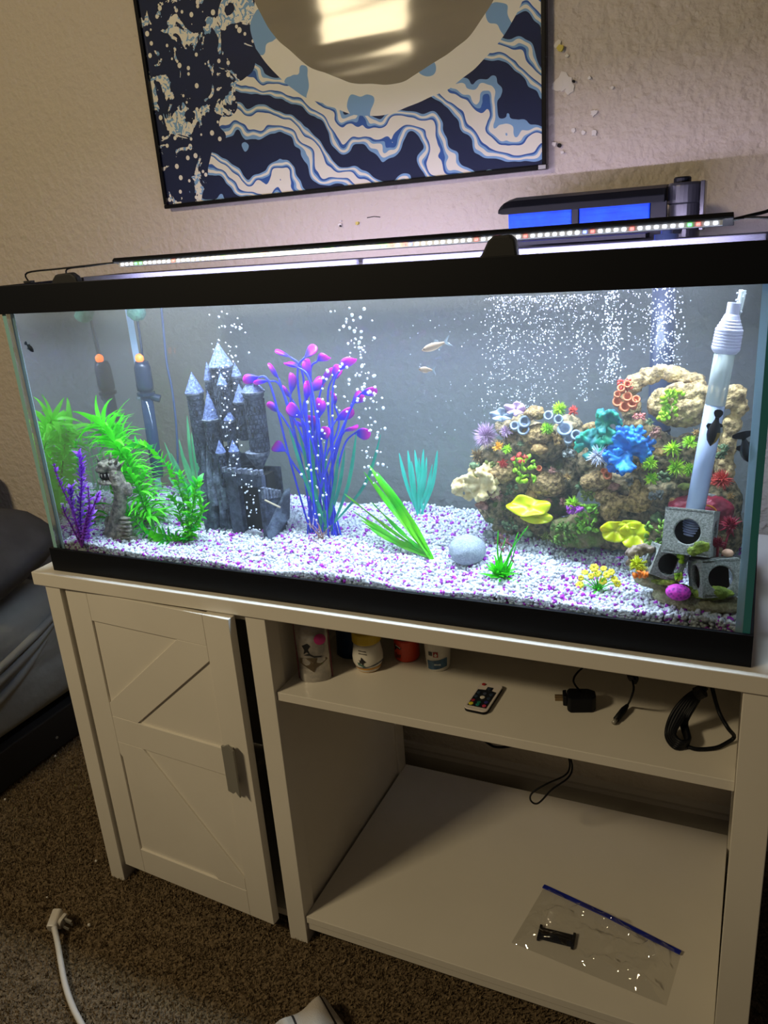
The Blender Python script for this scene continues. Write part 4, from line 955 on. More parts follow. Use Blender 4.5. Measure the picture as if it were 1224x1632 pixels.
# ---------------------------------------------------------------- cube cave
cst_m = mat('speckled_grey_stone', (158, 160, 152), .9, col2=(118, 122, 114), nscale=420, bump=.001, bscale=700)
KY = .060
kb = G(1115, 968); cave = thing('cube_cave_ornament', (kb.x, KY, kb.z), 'three stacked speckled grey cubes with round holes on a mossy base, front right corner', 'ornament')
def cube_holes(size, r, mtx, t=.006):
    """hollow cube with a round hole through four of its sides"""
    mb = MB(); h = size/2; seg = 24
    for fi in range(6):
        R_ = [Matrix.Identity(3), Matrix.Rotation(math.pi/2, 3, 'Z'), Matrix.Rotation(math.pi, 3, 'Z'), Matrix.Rotation(-math.pi/2, 3, 'Z'), Matrix.Rotation(math.pi/2, 3, 'X'), Matrix.Rotation(-math.pi/2, 3, 'X')][fi]
        hole = fi < 4
        def T_(x, y, z_): return mtx @ (R_ @ Vector((x, y, z_)))
        if not hole:
            v = [T_(x, y, z_) for y in (-h, -h+t) for x, z_ in ((-h, -h), (h, -h), (h, h), (-h, h))]
            mb.add(v, [(0, 1, 2, 3), (7, 6, 5, 4), (0, 4, 5, 1), (1, 5, 6, 2), (2, 6, 7, 3), (3, 7, 4, 0)]); continue
        v = []
        for y in (-h, -h+t):
            for k in range(seg):
                th = 2*math.pi*k/seg+math.pi/seg*0; c, s = math.cos(th), math.sin(th); m_ = max(abs(c), abs(s)); v.append(T_(h*c/m_, y, h*s/m_))
            for k in range(seg):
                th = 2*math.pi*k/seg; v.append(T_(r*math.cos(th), y, r*math.sin(th)))
        f = []
        for k in range(seg):
            k2 = (k+1) % seg
            f += [(k, k2, seg+k2, seg+k), (2*seg+k, 3*seg+k, 3*seg+k2, 2*seg+k2), (seg+k, seg+k2, 3*seg+k2, 3*seg+k)]
        mb.add(v, f)
    return mb
s_k = scl(P(1100, 850, KY))
def cube(px, py, spx, rpx, y, rz, rx=0, ry=0):
    c = P(px, py, y); s = scl(c)
    mtx = Matrix.Translation(c) @ Matrix.Rotation(math.radians(rz), 4, 'Z') @ Matrix.Rotation(math.radians(ry), 4, 'Y') @ Matrix.Rotation(math.radians(rx), 4, 'X')
    o = ob('cube', cube_holes(spx*s, rpx*s, mtx), cst_m, cave, bevel=.0018)
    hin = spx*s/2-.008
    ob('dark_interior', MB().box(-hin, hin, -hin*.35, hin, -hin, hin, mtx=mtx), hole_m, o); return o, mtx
cube(1101, 847, 72, 19.5, KY+.002, -5, -19)
cube(1138, 918, 60, 19.5, KY-.008, 24, -17)
cube(1060, 896, 48, 17, KY+.004, 16, -15, 22)
sand = mat('sandy_base', (178, 172, 138), .9, col2=(140, 136, 104), nscale=200, bump=.002, bscale=400)
lump('base_slab', cave, [(1110, 962, 58, 13, -.004, 2.2), (1145, 960, 40, 14, -.012, 1.8), (1080, 950, 40, 12, .0, 2), (1040, 925, 26, 10, .008, 1.6)], sand, KY, amp=.003, fr=200, remesh=.0024)
mossm = mat('cave_moss', (140, 158, 56), .9, col2=(98, 116, 40), nscale=120, bump=.003, bscale=300)
lump('moss_patch', cave, [(1120, 948, 26, 9, -.026), (1150, 944, 22, 9, -.032), (1090, 940, 20, 8, -.012), (1118, 870, 12, 9, -.034, .5), (1106, 877, 12, 6, -.034, .5), (1060, 928, 24, 6, -.02)], mossm, KY, amp=.004, fr=260, remesh=.002)
leafclump('green_sponge', cave, 1050, 852, 44, 40, KY+.03, mat('leaf_green_a', (124, 164, 50), .6, col2=(80, 120, 34), nscale=90), 46, .006)
leafclump('green_sponge', cave, 1085, 890, 12, 12, KY-.018, chart, 8, .005); leafclump('green_sponge', cave, 1082, 921, 10, 14, KY-.02, chart, 10, .0045)
anemone('anemone', cave, 1017, 900, 19, KY-.012, mat('lemon_coral', (206, 214, 40), .5), 90, .0014); leafclump('orange_polyps', cave, 1020, 915, 22, 9, KY-.022, mat('orange_polyp', (244, 130, 30), .5), 12, .0058, label='bright orange polyps')
lump('pebble_heap', cave, [(1012, 880, 14, 8), (1028, 874, 14, 8), (1004, 895, 8, 9)], mat('pale_rubble', (176, 156, 136), .9, col2=(110, 92, 78), nscale=140), KY+.006, amp=.008, fr=220, remesh=.002)
bc = P(1081, 944, KY-.034); bm2 = MB().ico(bc, (.0165, .011, .0115), 4)
pv = mat('pink_brain', (120, 40, 150), .5, col2=(255, 84, 226), nscale=230, vor=True, bump=.002, bscale=200)
ob('brain_coral', bm2, pv, cave, smooth=True, label='bright pink brain coral')
anemone('red_flower_plant', cave, 1144, 868, 17, KY+.004, wine, 60, .0016, 1.2); anemone('red_flower_plant', cave, 1164, 838, 22, KY+.012, wine, 60, .0016, 1.2)
ob('red_stem', MB().tube([P(1143, 890, KY+.004), P(1144, 868, KY+.004)], .002, 6).tube([P(1150, 890, KY+.010), P(1164, 840, KY+.012)], .0016, 6), wine, cave, smooth=True)
for px, py in ((1127, 881), (1160, 881)):
    ob('pebble', MB().ico(P(px, py, KY-.006), (.0075, .006, .0055), 3, .001, 80, seed=px), mat('peach_pebble', (206, 160, 130), .5), cave, smooth=True)

# ---------------------------------------------------------------- gravel cleaner
SY = .105
gv = thing('gravel_vacuum', P(1106, 822, SY), 'long clear gravel cleaner tube with a ribbed lilac-grey cap, leaning behind the stone cubes', 'cleaning tube')
tp = P(1158, 548, SY+.01); bt = P(1106, 822, SY); ax = (tp-bt).normalized(); R3 = frame(ax); Lt = (tp-bt).length; rr = 14.5*scl(bt)
vmw = mat('milky_tube', (166, 180, 208), .22, alpha=.93); vcl = mat('clear_tube', (196, 206, 204), .12, alpha=.55); vcap = mat('ribbed_cap', (186, 186, 210), .35)
ob('lower_tube', MB().lathe([(rr, 0), (rr*1.0, Lt*.66)], bt, 26, mtx=R3), vmw, gv, smooth=True)
ut = ob('upper_tube', MB().lathe([(rr*1.03, Lt*.665), (rr*1.03, Lt)], bt, 26, mtx=R3), vcl, gv, smooth=True)
for k in range(8):
    th = k*math.pi/4; o_ = R3 @ Vector((math.cos(th)*rr*.9, math.sin(th)*rr*.9, 0)); ob('flute', MB().tube([bt+o_+ax*Lt*.67, bt+o_+ax*Lt*.995], .0013, 6), vcl, ut, smooth=True)
cr = 21*scl(tp); pf = [(rr*1.1, -.012), (cr*1.0, -.008)]
for k in range(10):
    u = k/10; w_ = cr*(1.04-.06*u if k < 7 else 1.0-.10*(k-6)); pf += [(w_, -.006+k*.0038), (w_, -.004+k*.0038), (w_*.93, -.0032+k*.0038)]
pf += [(cr*.55, .036), (rr*.62, .038), (rr*.62, .052), (rr*.48, .052), (rr*.48, .044)]
ob('ribbed_cap', MB().lathe(pf, tp, 28, mtx=R3), vcap, gv, smooth=False)
hp_ = curve([P(1160, 528, SY+.012), P(1170, 512, SY+.014), P(1178, 490, SY+.016), P(1184, 462, SY+.018)], 6)
ho = ob('hose', MB().tube(hp_, .0046, 10), vcl, gv, smooth=True); hb = MB()
for k in range(46): hb.ico(random.choice(hp_)+Vector((rnd(-.006, .006), rnd(-.004, .004), rnd(-.006, .006))), rnd(.0008, .0018), 1)
ob('air_beads', hb, mat('bead_white', (235, 240, 250), .2), ho, smooth=True, kind='stuff')
fo_ = MB(); 
for k in range(8): fo_.lathe([(rr*.98, k*.0036), (rr*1.04, k*.0036+.0012), (rr*.98, k*.0036+.0026)], P(1100, 850, KY+.004), 20, mtx=Matrix.Rotation(.12, 3, 'Y'))
ob('corrugated_end', fo_, mat('corrugated_grey', (150, 158, 190), .4), gv)

# ---------------------------------------------------------------- heater in the left corner, with suction cups
HY = .262
ht = thing('aquarium_heater', P(254, 760, HY), 'black rod heater with a glowing orange indicator, upright in the back left corner', 'heater')
h0, h1, h2 = P(252, 760, HY), P(232, 622, HY), P(227, 576, HY); ax = (h1-h0).normalized(); R3 = frame(ax); dkb = mat('heater_black', (30, 42, 62), .25)
ob('heater_tube', MB().lathe([(.010, 0), (.0125, .01), (.0125, (h1-h0).length)], h0, 18, mtx=R3), mat('heater_glass', (36, 56, 80), .1, alpha=.9), ht, smooth=True)
ob('heater_cap', MB().lathe([(.0165, 0), (.0175, .01), (.0165, (h2-h1).length*.8), (.013, (h2-h1).length)], h1, 18, mtx=R3), dkb, ht, smooth=True)
ob('collar', MB().lathe([(.0185, -.010), (.0185, -.004)], h1, 18, mtx=R3), dkb, ht)
ob('indicator_light', MB().ico(h2+Vector((-.003, -.004, .007)), (.0095, .008, .0095), 2), mat('orange_glow', (255, 140, 60), .4, emit=(255, 100, 26), estr=3.2), ht, smooth=True, label='glowing orange indicator')
ob('power_cord', MB().tube(curve([h2, P(226, 560, HY), P(222, 530, HY), P(217, 498, HY), P(214, 470, HY)], 5), .0026, 7), dkb, ht, smooth=True)
ob('clip', MB().tube([h1+Vector((.0, 0, -.01)), h1+Vector((.024, .012, -.02))], .008, 12), dkb, ht)
cupm = mat('clear_suction_cup', (200, 215, 220), .15, alpha=.5)
ob('suction_cup', MB().lathe([(.010, 0), (.008, .005), (.003, .009), (.0035, .014)], P(225, 633, .306)+Vector((0, .001, 0)), 18, mtx=Matrix.Rotation(math.pi/2, 3, 'X')), cupm, ht, smooth=True)
cd = thing('air_line', P(268, 490, .3), 'thin dark air line hanging down the back glass left of the castle', 'hose')
ob('tube', MB().tube(curve([P(256, 480, .298), P(260, 520, .298), P(266, 580, .298), P(274, 620, .298), P(281, 680, .298), P(284, 760, .298)], 5), .0024, 7), mat('dark_blue_tube', (60, 76, 110), .4), cd, smooth=True)
mo = MB().ico(P(218, 498, .255), (.019, .017, .017), 3, .004, 90)
tag(ob('moss_ball', mo, mat('moss_ball_green', (50, 104, 78), .9, col2=(80, 136, 106), nscale=160), smooth=True), 'round green moss ball floating at the surface in the back left corner', 'moss ball')

# ---------------------------------------------------------------- fish
def fish(name, label, head_px, tail_px, y, hgt, m, fm, fan=1.0, belly=None, group=None, dyt=0):
    a = P(head_px[0], head_px[1], y); b = P(tail_px[0], tail_px[1], y+dyt); L_ = (b-a).length; ax = (b-a).normalized()
    sd_ = Vector((0, -1, 0)); upv = sd_.cross(ax).normalized()
    if upv.z < 0 and abs(ax.z) < .7: upv = -upv
    th_ = ax.cross(upv).normalized()
    Rm = Matrix(((ax.x, th_.x, upv.x, a.x), (ax.y, th_.y, upv.y, a.y), (ax.z, th_.z, upv.z, a.z), (0, 0, 0, 1)))
    t = thing(name, a.lerp(b, .4), label, 'fish', group)
    prof = [(0, .05), (.05, .30), (.15, .72), (.3, .98), (.42, 1), (.55, .82), (.68, .5), (.76, .33), (.82, .30)]
    v = []; f = []; seg = 12
    for u, h in prof:
        for k in range(seg):
            tt = 2*math.pi*k/seg; v.append(Rm @ Vector((u*L_, math.cos(tt)*h*hgt*.27, math.sin(tt)*h*hgt*.5)))
    for i in range(len(prof)-1):
        for k in range(seg): f.append((i*seg+k, i*seg+(k+1) % seg, (i+1)*seg+(k+1) % seg, (i+1)*seg+k))
    f += [tuple(range(seg)), tuple(reversed(range((len(prof)-1)*seg, len(prof)*seg)))]
    mi = [1 if belly and prof[i][0] < .5 and prof[i][0] < .4 and 8 <= k <= 10 else 0 for i in range(len(prof)-1) for k in range(seg)]+[0, 0]
    mb = MB().add(v, f); mb.m = mi
    ob('body', mb, [m, belly or m], t, smooth=True)
    def fin(nm, pts):
        ob(nm, MB().prism(pts, Rm @ Matrix.Translation((0, .0003, 0)) @ Matrix.Rotation(math.pi/2, 4, 'X'), .0006), fm, t)
    H = hgt
    fin('tail_fin', [(.80*L_, .12*H), (.86*L_, .28*H*fan), (.93*L_, .38*H*fan), (1.0*L_, .34*H*fan), (1.035*L_, .16*H*fan), (1.04*L_, 0), (1.035*L_, -.16*H*fan), (1.0*L_, -.34*H*fan), (.93*L_, -.38*H*fan), (.86*L_, -.28*H*fan), (.80*L_, -.12*H)] if fan >= .9 else [(.80*L_, .1*H), (.95*L_, .55*H), (1.03*L_, .7*H), (.90*L_, .0), (1.03*L_, -.7*H), (.95*L_, -.55*H), (.80*L_, -.1*H)])
    fin('dorsal_fin', [(.42*L_, .44*H), (.54*L_, .66*H), (.62*L_, .58*H), (.63*L_, .28*H)])
    fin('anal_fin', [(.55*L_, -.38*H), (.60*L_, -.56*H), (.66*L_, -.46*H), (.68*L_, -.2*H)])
    for s in (-1, 1):
        ob('eye', MB().ico(Rm @ Vector((.10*L_, s*.12*H, .10*H)), .05*H+.0004, 2), mat('fish_eye', (10, 10, 10), .1), t, smooth=True)
    return t
bf = mat('black_fish_skin', (8, 8, 10), .35); gold = mat('golden_belly', (120, 96, 30), .35); tf_ = mat('translucent_fish', (168, 146, 124), .4, alpha=.6, col2=(180, 150, 120), nscale=200); tff = mat('clear_fin', (190, 205, 215), .3, alpha=.5)
fish('black_molly', 'small black fish near the left end glass, high up', (54, 561), (40, 546), .024, .010, bf, bf)
fish('black_molly', 'black fish with golden belly and round tail, in front of the gravel cleaner tube', (1132, 711), (1146, 655), .060, .0165, bf, bf, .9, gold)
fish('black_molly', 'black fish head-down near the right end glass', (1196, 738), (1183, 690), .045, .018, bf, bf, 1.9)
fish('silver_tetra', 'larger slim silvery see-through fish above mid tank, facing left', (672, 559), (717, 543), .12, .012, tf_, tff, .5)
fish('silver_tetra', 'smaller silvery see-through fish below the larger one, facing left', (667, 589), (694, 590), .12, .010, tf_, tff, .5)

# ---------------------------------------------------------------- air bubbles
bub = mat('air_bubble', (236, 242, 250), .12, alpha=.68, coat=.5)
bme = MB().ico((0, 0, 0), 1, 2).mesh('air_bubble', bub, True)
def bubble(px, py, y, r, label, group):
    o = bpy.data.objects.new('air_bubble', bme); place(o, None, Matrix.Translation(P(px, py, y)) @ Matrix.Diagonal((r, r, r*rnd(.85, 1.15), 1)))
    tag(o, label, 'bubble', group)
def along(path, t):
    n = len(path)-1; i = min(int(t*n), n-1); u = t*n-i; return [path[i][k]*(1-u)+path[i+1][k]*u for k in range(3)]
pa = [(412, 862, 14), (398, 800, 15), (380, 745, 20), (366, 700, 16), (362, 650, 20), (358, 600, 18), (362, 550, 30), (362, 500, 34)]
for i in range(128):
    x, y_, s = along(pa, rnd(0, 1)**.9); bubble(x+random.gauss(0, s*.55), y_+rnd(-10, 10), CY-.062+rnd(-.012, .01), rnd(.0008, .0020), 'small white air bubble in the stream rising in front of the castle', 'bubbles rising over the castle')
pb1 = [(598, 770, 18), (592, 700, 22), (584, 640, 20), (574, 590, 24), (565, 540, 34), (555, 497, 44)]
pb2 = [(505, 850, 26), (500, 760, 30), (512, 690, 34), (525, 620, 40), (528, 560, 40)]
for i in range(172):
    x, y_, s = along(pb1 if i % 3 else pb2, rnd(0, 1)); bubble(x+random.gauss(0, s*.5), max(490, y_+rnd(-12, 12)), .085+rnd(-.02, .02), rnd(.0009, .0028), 'white air bubble in the stream rising past the blue bulb plant', 'bubbles rising by the bulb plant')
mb = MB()
vs1, fs1 = ICO[1]
def tiny(px, py, y, r):
    c = P(px, py, y); mb.add([(c.x+a*r, c.y+b_*r, c.z+c_*r*1.2) for a, b_, c_ in vs1], fs1)
for i in range(1150):
    u = rnd(0, 1); yy = 466+190*u**1.7; x = rnd(782, 950)-(u*.2*60)+random.gauss(0, 8); 
    if x > 890 and yy > 560 and random.random() < .8: continue
    tiny(x, yy-(x-780)*.03+8, .25+rnd(-.03, .03), rnd(.0005, .0013))
for i in range(330): yy = 462+150*rnd(0, 1); tiny(976+random.gauss(0, 11), yy, .25, rnd(.0006, .0016))
for i in range(330): yy = 458+125*rnd(0, 1); tiny(1062+random.gauss(0, 14), yy, .255, rnd(.0006, .0015))
for i in range(90): tiny(rnd(1000, 1050), 462+rnd(0, 100), .25, rnd(.0005, .0012))
for i in range(60): tiny(930+random.gauss(0, 5), rnd(560, 640), .25, rnd(.0005, .0012))
for i in range(70): tiny(rnd(640, 780), rnd(500, 700), .2+rnd(-.05, .05), rnd(.0004, .0009))
tag(ob('bubble_curtain', mb, bub, smooth=True), 'dense curtain of fine white air bubbles over the reefs, under the rim', 'bubbles', kind='stuff')

# ================================================================ THINGS IN THE CONSOLE
SZ = Z0-.174
def on_shelf(px, py): return PZ(px, py, SZ)
def decal(parent, name, m, cx, cy, rad, zf, pts, label=None, off=.0004):
    """flat print wrapped on a round pack; pts in (arc metres, height)"""
    d0 = math.atan2(CAM[1]-cy, CAM[0]-cx); v = []; n = len(pts); K = max(1, int((max(p[0] for p in pts)-min(p[0] for p in pts))/.004))
    for s, z_ in pts:
        r_ = rad(z_)+off; th = d0+s/r_; v.append((cx+math.cos(th)*r_, cy+math.sin(th)*r_, zf+z_))
    c = [sum(p[k] for p in pts)/n for k in (0, 1)]; r_ = rad(c[1])+off*1.5; th = d0+c[0]/r_; v.append((cx+math.cos(th)*r_, cy+math.sin(th)*r_, zf+c[1]))
    return ob(name, MB().add(v, [(n, i, (i+1) % n) for i in range(n)]), m, parent, label=label)
def band(parent, name, m, cx, cy, rad, zf, z0, z1, a0=-1.6, a1=1.6, wave=0, off=.0003):
    d0 = math.atan2(CAM[1]-cy, CAM[0]-cx); v = []; f = []; n = 24
    for i in range(n+1):
        a = a0+(a1-a0)*i/n; w_ = wave*math.sin(a*1.6)
        for z_ in (z0+w_, z1+w_): r_ = rad(z_)+off; v.append((cx+math.cos(d0+a)*r_, cy+math.sin(d0+a)*r_, zf+z_))
    for i in range(n): f.append((2*i, 2*i+2, 2*i+3, 2*i+1))
    return ob(name, MB().add(v, f), m, parent, smooth=True)
ink = mat('dark_ink', (24, 24, 28), .5); whitep = mat('white_plastic', (214, 210, 200), .4); yel_p = mat('yellow_cap', (206, 176, 44), .4); orp = mat('orange_plastic', (206, 66, 40), .35)

# standing food pouch
p0 = on_shelf(478, 1081); p1 = on_shelf(530, 1078); pc = (p0+p1)/2; pw = (p1-p0).length; pdir = (p1-p0).normalized(); pn = Vector((pdir.y, -pdir.x, 0))
fb_ = thing('food_pouch', (pc.x, pc.y, SZ), 'upright silvery fish food pouch with magenta dot and clear window, left end of shelf', 'pouch')
Mp = Matrix(((pdir.x, -pn.x, 0, pc.x), (pdir.y, -pn.y, 0, pc.y), (0, 0, 1, SZ+.0005), (0, 0, 0, 1)))
v = []; f = []; nx_, nz_ = 14, 14
for sgn in (1, -1):
    for j in range(nz_+1):
        for i in range(nx_+1):
            u = i/nx_*2-1; t_h = j/nz_; dep = .016*(1-t_h)**.7*(1-u*u)**.5+.0012; crk = .0012*noise.noise(Vector((u*3, t_h*5, sgn)))
            v.append(Mp @ Vector((u*pw/2*(1.0-.02*math.sin(t_h*6)), -sgn*(dep+crk), t_h*.132)))
o2 = (nx_+1)*(nz_+1)
for j in range(nz_):
    for i in range(nx_):
        a = j*(nx_+1)+i; f += [(a, a+1, a+nx_+2, a+nx_+1), (o2+a+nx_+1, o2+a+nx_+2, o2+a+1, o2+a)]
for j in range(nz_):
    a = j*(nx_+1); f += [(a, a+nx_+1, o2+a+nx_+1, o2+a), (a+nx_, o2+a+nx_, o2+a+nx_+nx_+1, a+nx_+nx_+1)]
foil = mat('silver_foil', (206, 202, 196), .26, .6, col2=(150, 146, 142), nscale=24, bump=.003, bscale=40)
ob('pouch_body', MB().add(v, f), foil, fb_, smooth=True)
def front(name, m, pts, off=.0008, label=None):
    v = []
    for s, h in pts:
        u = s/(pw/2); t_h = h/.132; dep = .016*max(0, 1-t_h)**.7*max(0, 1-u*u)**.5+.0012+.0012*noise.noise(Vector((u*3, t_h*5, 1))); v.append(Mp @ Vector((s, -(dep+off), h)))
    c = (sum(p[0] for p in pts)/len(pts), sum(p[1] for p in pts)/len(pts)); u = c[0]/(pw/2); t_h = c[1]/.132
    v.append(Mp @ Vector((c[0], -(.016*(1-t_h)**.7*(1-u*u)**.5+.0012+off*1.6), c[1]))); n = len(pts)
    ob(name, MB().add(v, [(n, i, (i+1) % n) for i in range(n)]), m, fb_, label=label)
circ = lambda cx, cy, rx, ry, n=20: [(cx+rx*math.cos(2*math.pi*k/n), cy+ry*math.sin(2*math.pi*k/n)) for k in range(n)]
front('colour_dot', mat('magenta_print', (168, 44, 110), .4), circ(.0150, .080, .0105, .0105), label='magenta dot')
front('window', mat('brown_contents', (86, 74, 58), .3), [(-.024, .046), (-.024, .036), (-.012, .028), (.0, .019), (.004, .027), (.016, .034), (.025, .041), (.025, .044), (.005, .046), (-.01, .0465)], label='clear window with brown flakes')
front('fish_print', ink, [(-.018, .070), (-.008, .074), (-.003, .069), (-.008, .062), (-.004, .052), (-.010, .058), (-.016, .054), (-.014, .062)])
front('fish_print', ink, [(-.016, .052), (-.006, .051), (.002, .047), (.014, .047), (.017, .049), (.002, .050), (-.006, .055)])
rm_ = mat('maroon_edge', (110, 34, 50), .5)
for s in (-1, 1): ob('sealed_edge', MB().box(s*pw/2-.0012, s*pw/2+.0012, -.0016, .0016, .001, .132, mtx=Mp), rm_, fb_)

bq = on_shelf(528, 1058)+Vector((.022, .045, 0)); bgp = thing('food_bag', (bq.x, bq.y, SZ), 'dark blue upright bag standing behind the silvery pouch', 'bag')
v = []; f = []
for j in range(11):
    for k in range(20):
        th = 2*math.pi*k/20; t_h = j/10; r1_, r2_ = .032, .018*(1-t_h)+.002; nn = .002*noise.noise(Vector((math.cos(th)*2, math.sin(th)*2, t_h*5)))
        v.append((bq.x+math.cos(th)*(r1_+nn), bq.y+math.sin(th)*(r2_+nn), SZ+.0005+t_h*.130))
for j in range(10):
    for k in range(20): f.append((j*20+k, j*20+(k+1) % 20, (j+1)*20+(k+1) % 20, (j+1)*20+k))
f += [tuple(reversed(range(20))), tuple(range(200, 220))]
ob('bag_body', MB().add(v, f), mat('navy_foil', (22, 52, 92), .4, col2=(14, 34, 66), nscale=30, bump=.002, bscale=40), bgp, smooth=True)
ob('top_seal', MB().box(bq.x-.032, bq.x+.032, bq.y-.0012, bq.y+.0012, SZ+.1306, SZ+.139), mat('navy_seal', (18, 36, 66), .5), bgp)

jc = on_shelf(586, 1074)+Vector((-.008, .022, 0)); jr = .0265
jp = [(jr*.76, 0), (jr*.86, .003), (jr*.92, .010), (jr*1.04, .017), (jr*1.06, .028), (jr*.98, .040), (jr*.92, .050), (jr*.90, .056)]
jrad = lambda z_: jr*float(np.interp(z_, [.0, .003, .010, .017, .028, .040, .050, .056], [.76, .86, .92, 1.04, 1.06, .98, .92, .90]))
jar = thing('food_jar', (jc.x, jc.y, SZ), 'white waisted fish food jar with yellow lid and black angelfish picture', 'jar')
ob('jar_body', MB().lathe(jp, (jc.x, jc.y, SZ+.0005), 32), whitep, jar, smooth=True)
ob('lid', MB().lathe([(jr*.96, 0), (jr*1.0, .002), (jr*1.0, .018), (jr*.95, .021)], (jc.x, jc.y, SZ+.0568), 32), yel_p, jar, bevel=.001)
zf = SZ+.0005
band(jar, 'yellow_band', mat('amber_band', (208, 150, 50), .4), jc.x, jc.y, jrad, zf, .0005, .011, off=.0005)
band(jar, 'blue_stripe', mat('navy_stripe', (32, 56, 88), .4), jc.x, jc.y, jrad, zf, .0140, .0160, -1.2, 1.4, .004, .0006)
decal(jar, 'green_leaf_print', mat('teal_print', (64, 104, 96), .4), jc.x, jc.y, jrad, zf, [(-.022, .024), (-.014, .021), (-.006, .017), (-.010, .014), (-.020, .018)], off=.0008)
decal(jar, 'angelfish_picture', ink, jc.x, jc.y, jrad, zf, [(-.019, .0295), (-.015, .0285), (-.013, .035), (-.0085, .030), (-.0045, .0265), (-.009, .0235), (-.0105, .0185), (-.013, .0225), (-.0185, .0225), (-.0165, .026)], off=.0010)
for zz, s0, s1 in ((.047, -.018, -.003), (.042, -.018, -.002)): decal(jar, 'print_line', mat('grey_ink', (110, 106, 100), .5), jc.x, jc.y, jrad, zf, [(s0, zz), (s1, zz-.001), (s1, zz-.0035), (s0, zz-.0022)], off=.0008)

oc = on_shelf(642, 1056)+Vector((.0, .022, 0)); orr = .0235
oj = thing('food_jar', (oc.x, oc.y, SZ), 'orange-red fish food jar standing between the yellow-lidded jar and the white tub', 'jar')
orad = lambda z_: orr
ob('jar_body', MB().lathe([(orr*.92, 0), (orr, .003), (orr, .040), (orr*.94, .044)], (oc.x, oc.y, SZ+.0005), 28), orp, oj, smooth=False, bevel=.001)
ob('lid', MB().lathe([(orr*1.04, 0), (orr*1.04, .018), (orr*.98, .021)], (oc.x, oc.y, SZ+.045), 28), mat('dark_lid', (40, 36, 40), .4), oj, bevel=.001)
decal(oj, 'fish_picture', ink, oc.x, oc.y, orad, zf, [(-.028, .036), (-.016, .030), (-.010, .0295), (-.014, .026), (-.026, .028), (-.028, .020)]); decal(oj, 'print_line', whitep, oc.x, oc.y, orad, zf, [(-.024, .034), (-.013, .0305), (-.013, .0285), (-.024, .032)], off=.0009)
decal(oj, 'lower_print', mat('brown_print', (110, 50, 40), .4), oc.x, oc.y, orad, zf, [(-.026, .018), (-.012, .016), (-.014, .008), (-.026, .006)])

tc_ = on_shelf(692, 1071)+Vector((.0, .022, 0)); tr_ = .0265
tb = thing('white_tub', (tc_.x, tc_.y, SZ), 'white tapered tub with a red square emblem and blue label, rightmost of the packs', 'tub')
trad = lambda z_: tr_*(.80+.20*z_/.09)
ob('tub_body', MB().lathe([(tr_*.76, 0), (tr_*.80, .002), (tr_*1.0, .09)], (tc_.x, tc_.y, SZ+.0005), 32), whitep, tb, smooth=False)
ob('lid', MB().lathe([(tr_*1.05, 0), (tr_*1.05, .010), (tr_*1.0, .012)], (tc_.x, tc_.y, SZ+.0908), 32), whitep, tb, bevel=.001)
band(tb, 'blue_label', mat('blue_label', (56, 100, 136), .4, col2=(34, 66, 100), nscale=60), tc_.x, tc_.y, trad, zf, .006, .024, -1.0, .75, .003, .0005)
redm = mat('red_emblem', (158, 44, 44), .4)
decal(tb, 'emblem', redm, tc_.x, tc_.y, trad, zf, [(-.009, .0405), (.000, .0405), (.000, .030), (-.009, .030)], off=.0008, label='square red emblem with a pale flame')
decal(tb, 'emblem_mark', whitep, tc_.x, tc_.y, trad, zf, [(-.0045, .039), (-.0015, .0345), (-.003, .032), (-.006, .032), (-.0075, .0345)], off=.0014)
for s in (-.0185, -.0145): decal(tb, 'dark_letters', ink, tc_.x, tc_.y, trad, zf, [(s, .040), (s+.0035, .040), (s+.0035, .032), (s, .032)], off=.0007)
decal(tb, 'print_line', mat('white_print', (180, 190, 196), .4), tc_.x, tc_.y, trad, zf, [(-.008, .0165), (.004, .0165), (.004, .013), (-.008, .013)], off=.0010)

# remote control
ra, rb_, rc_ = PZ(738, 1128, SZ+.006), PZ(776, 1136, SZ+.006), PZ(797, 1090, SZ+.006)
rx_ = (rb_-ra).normalized(); ry_ = Vector((-rx_.y, rx_.x, 0)); rw, rl = .040, .086; rcen = ra+rx_*rw/2+ry_*rl/2
Rm = Matrix(((rx_.x, ry_.x, 0, rcen.x), (rx_.y, ry_.y, 0, rcen.y), (0, 0, 1, SZ+.0004), (0, 0, 0, 1)))
rc = thing('remote_control', (rcen.x, rcen.y, SZ), 'small white remote control with black keypad and coloured buttons, lying on the shelf', 'remote')
def rrect(w_, h_, r_, n=5):
    pts = []
    for cx, cy, a0 in ((w_/2-r_, h_/2-r_, 0), (-w_/2+r_, h_/2-r_, 90), (-w_/2+r_, -h_/2+r_, 180), (w_/2-r_, -h_/2+r_, 270)):
        for k in range(n+1): a = math.radians(a0+90*k/n); pts.append((cx+r_*math.cos(a), cy+r_*math.sin(a)))
    return pts
ob('underside', MB().prism(rrect(rw, rl, .008), Rm, .0042), M['blk'], rc, bevel=.0008)
ob('top_shell', MB().prism(rrect(rw, rl, .008), Rm @ Matrix.Translation((0, 0, .0043)), .0022), mat('remote_white', (214, 206, 200), .35), rc, bevel=.0008)
ob('keypad', MB().prism([(-.016, -.034), (.016, -.034), (.016, .016), (.007, .018), (.007, .028), (-.003, .028), (-.003, .018), (-.016, .016)], Rm @ Matrix.Translation((0, 0, .0066)), .0007), mat('keypad_black', (26, 32, 40), .35), rc)
def btn(x, y_, r_, m, lab=None): ob('button', MB().lathe([(r_, 0), (r_, .0010), (r_*.8, .0014)], Rm @ Vector((x, y_, .0072)), 14), m, rc, label=lab)
btn(0, -.006, .0042, whitep, 'white centre button'); btn(-.012, .033, .0034, redm, 'red power button'); btn(-.0115, -.029, .0040, mat('btn_yellow', (222, 208, 60), .4), 'yellow button')
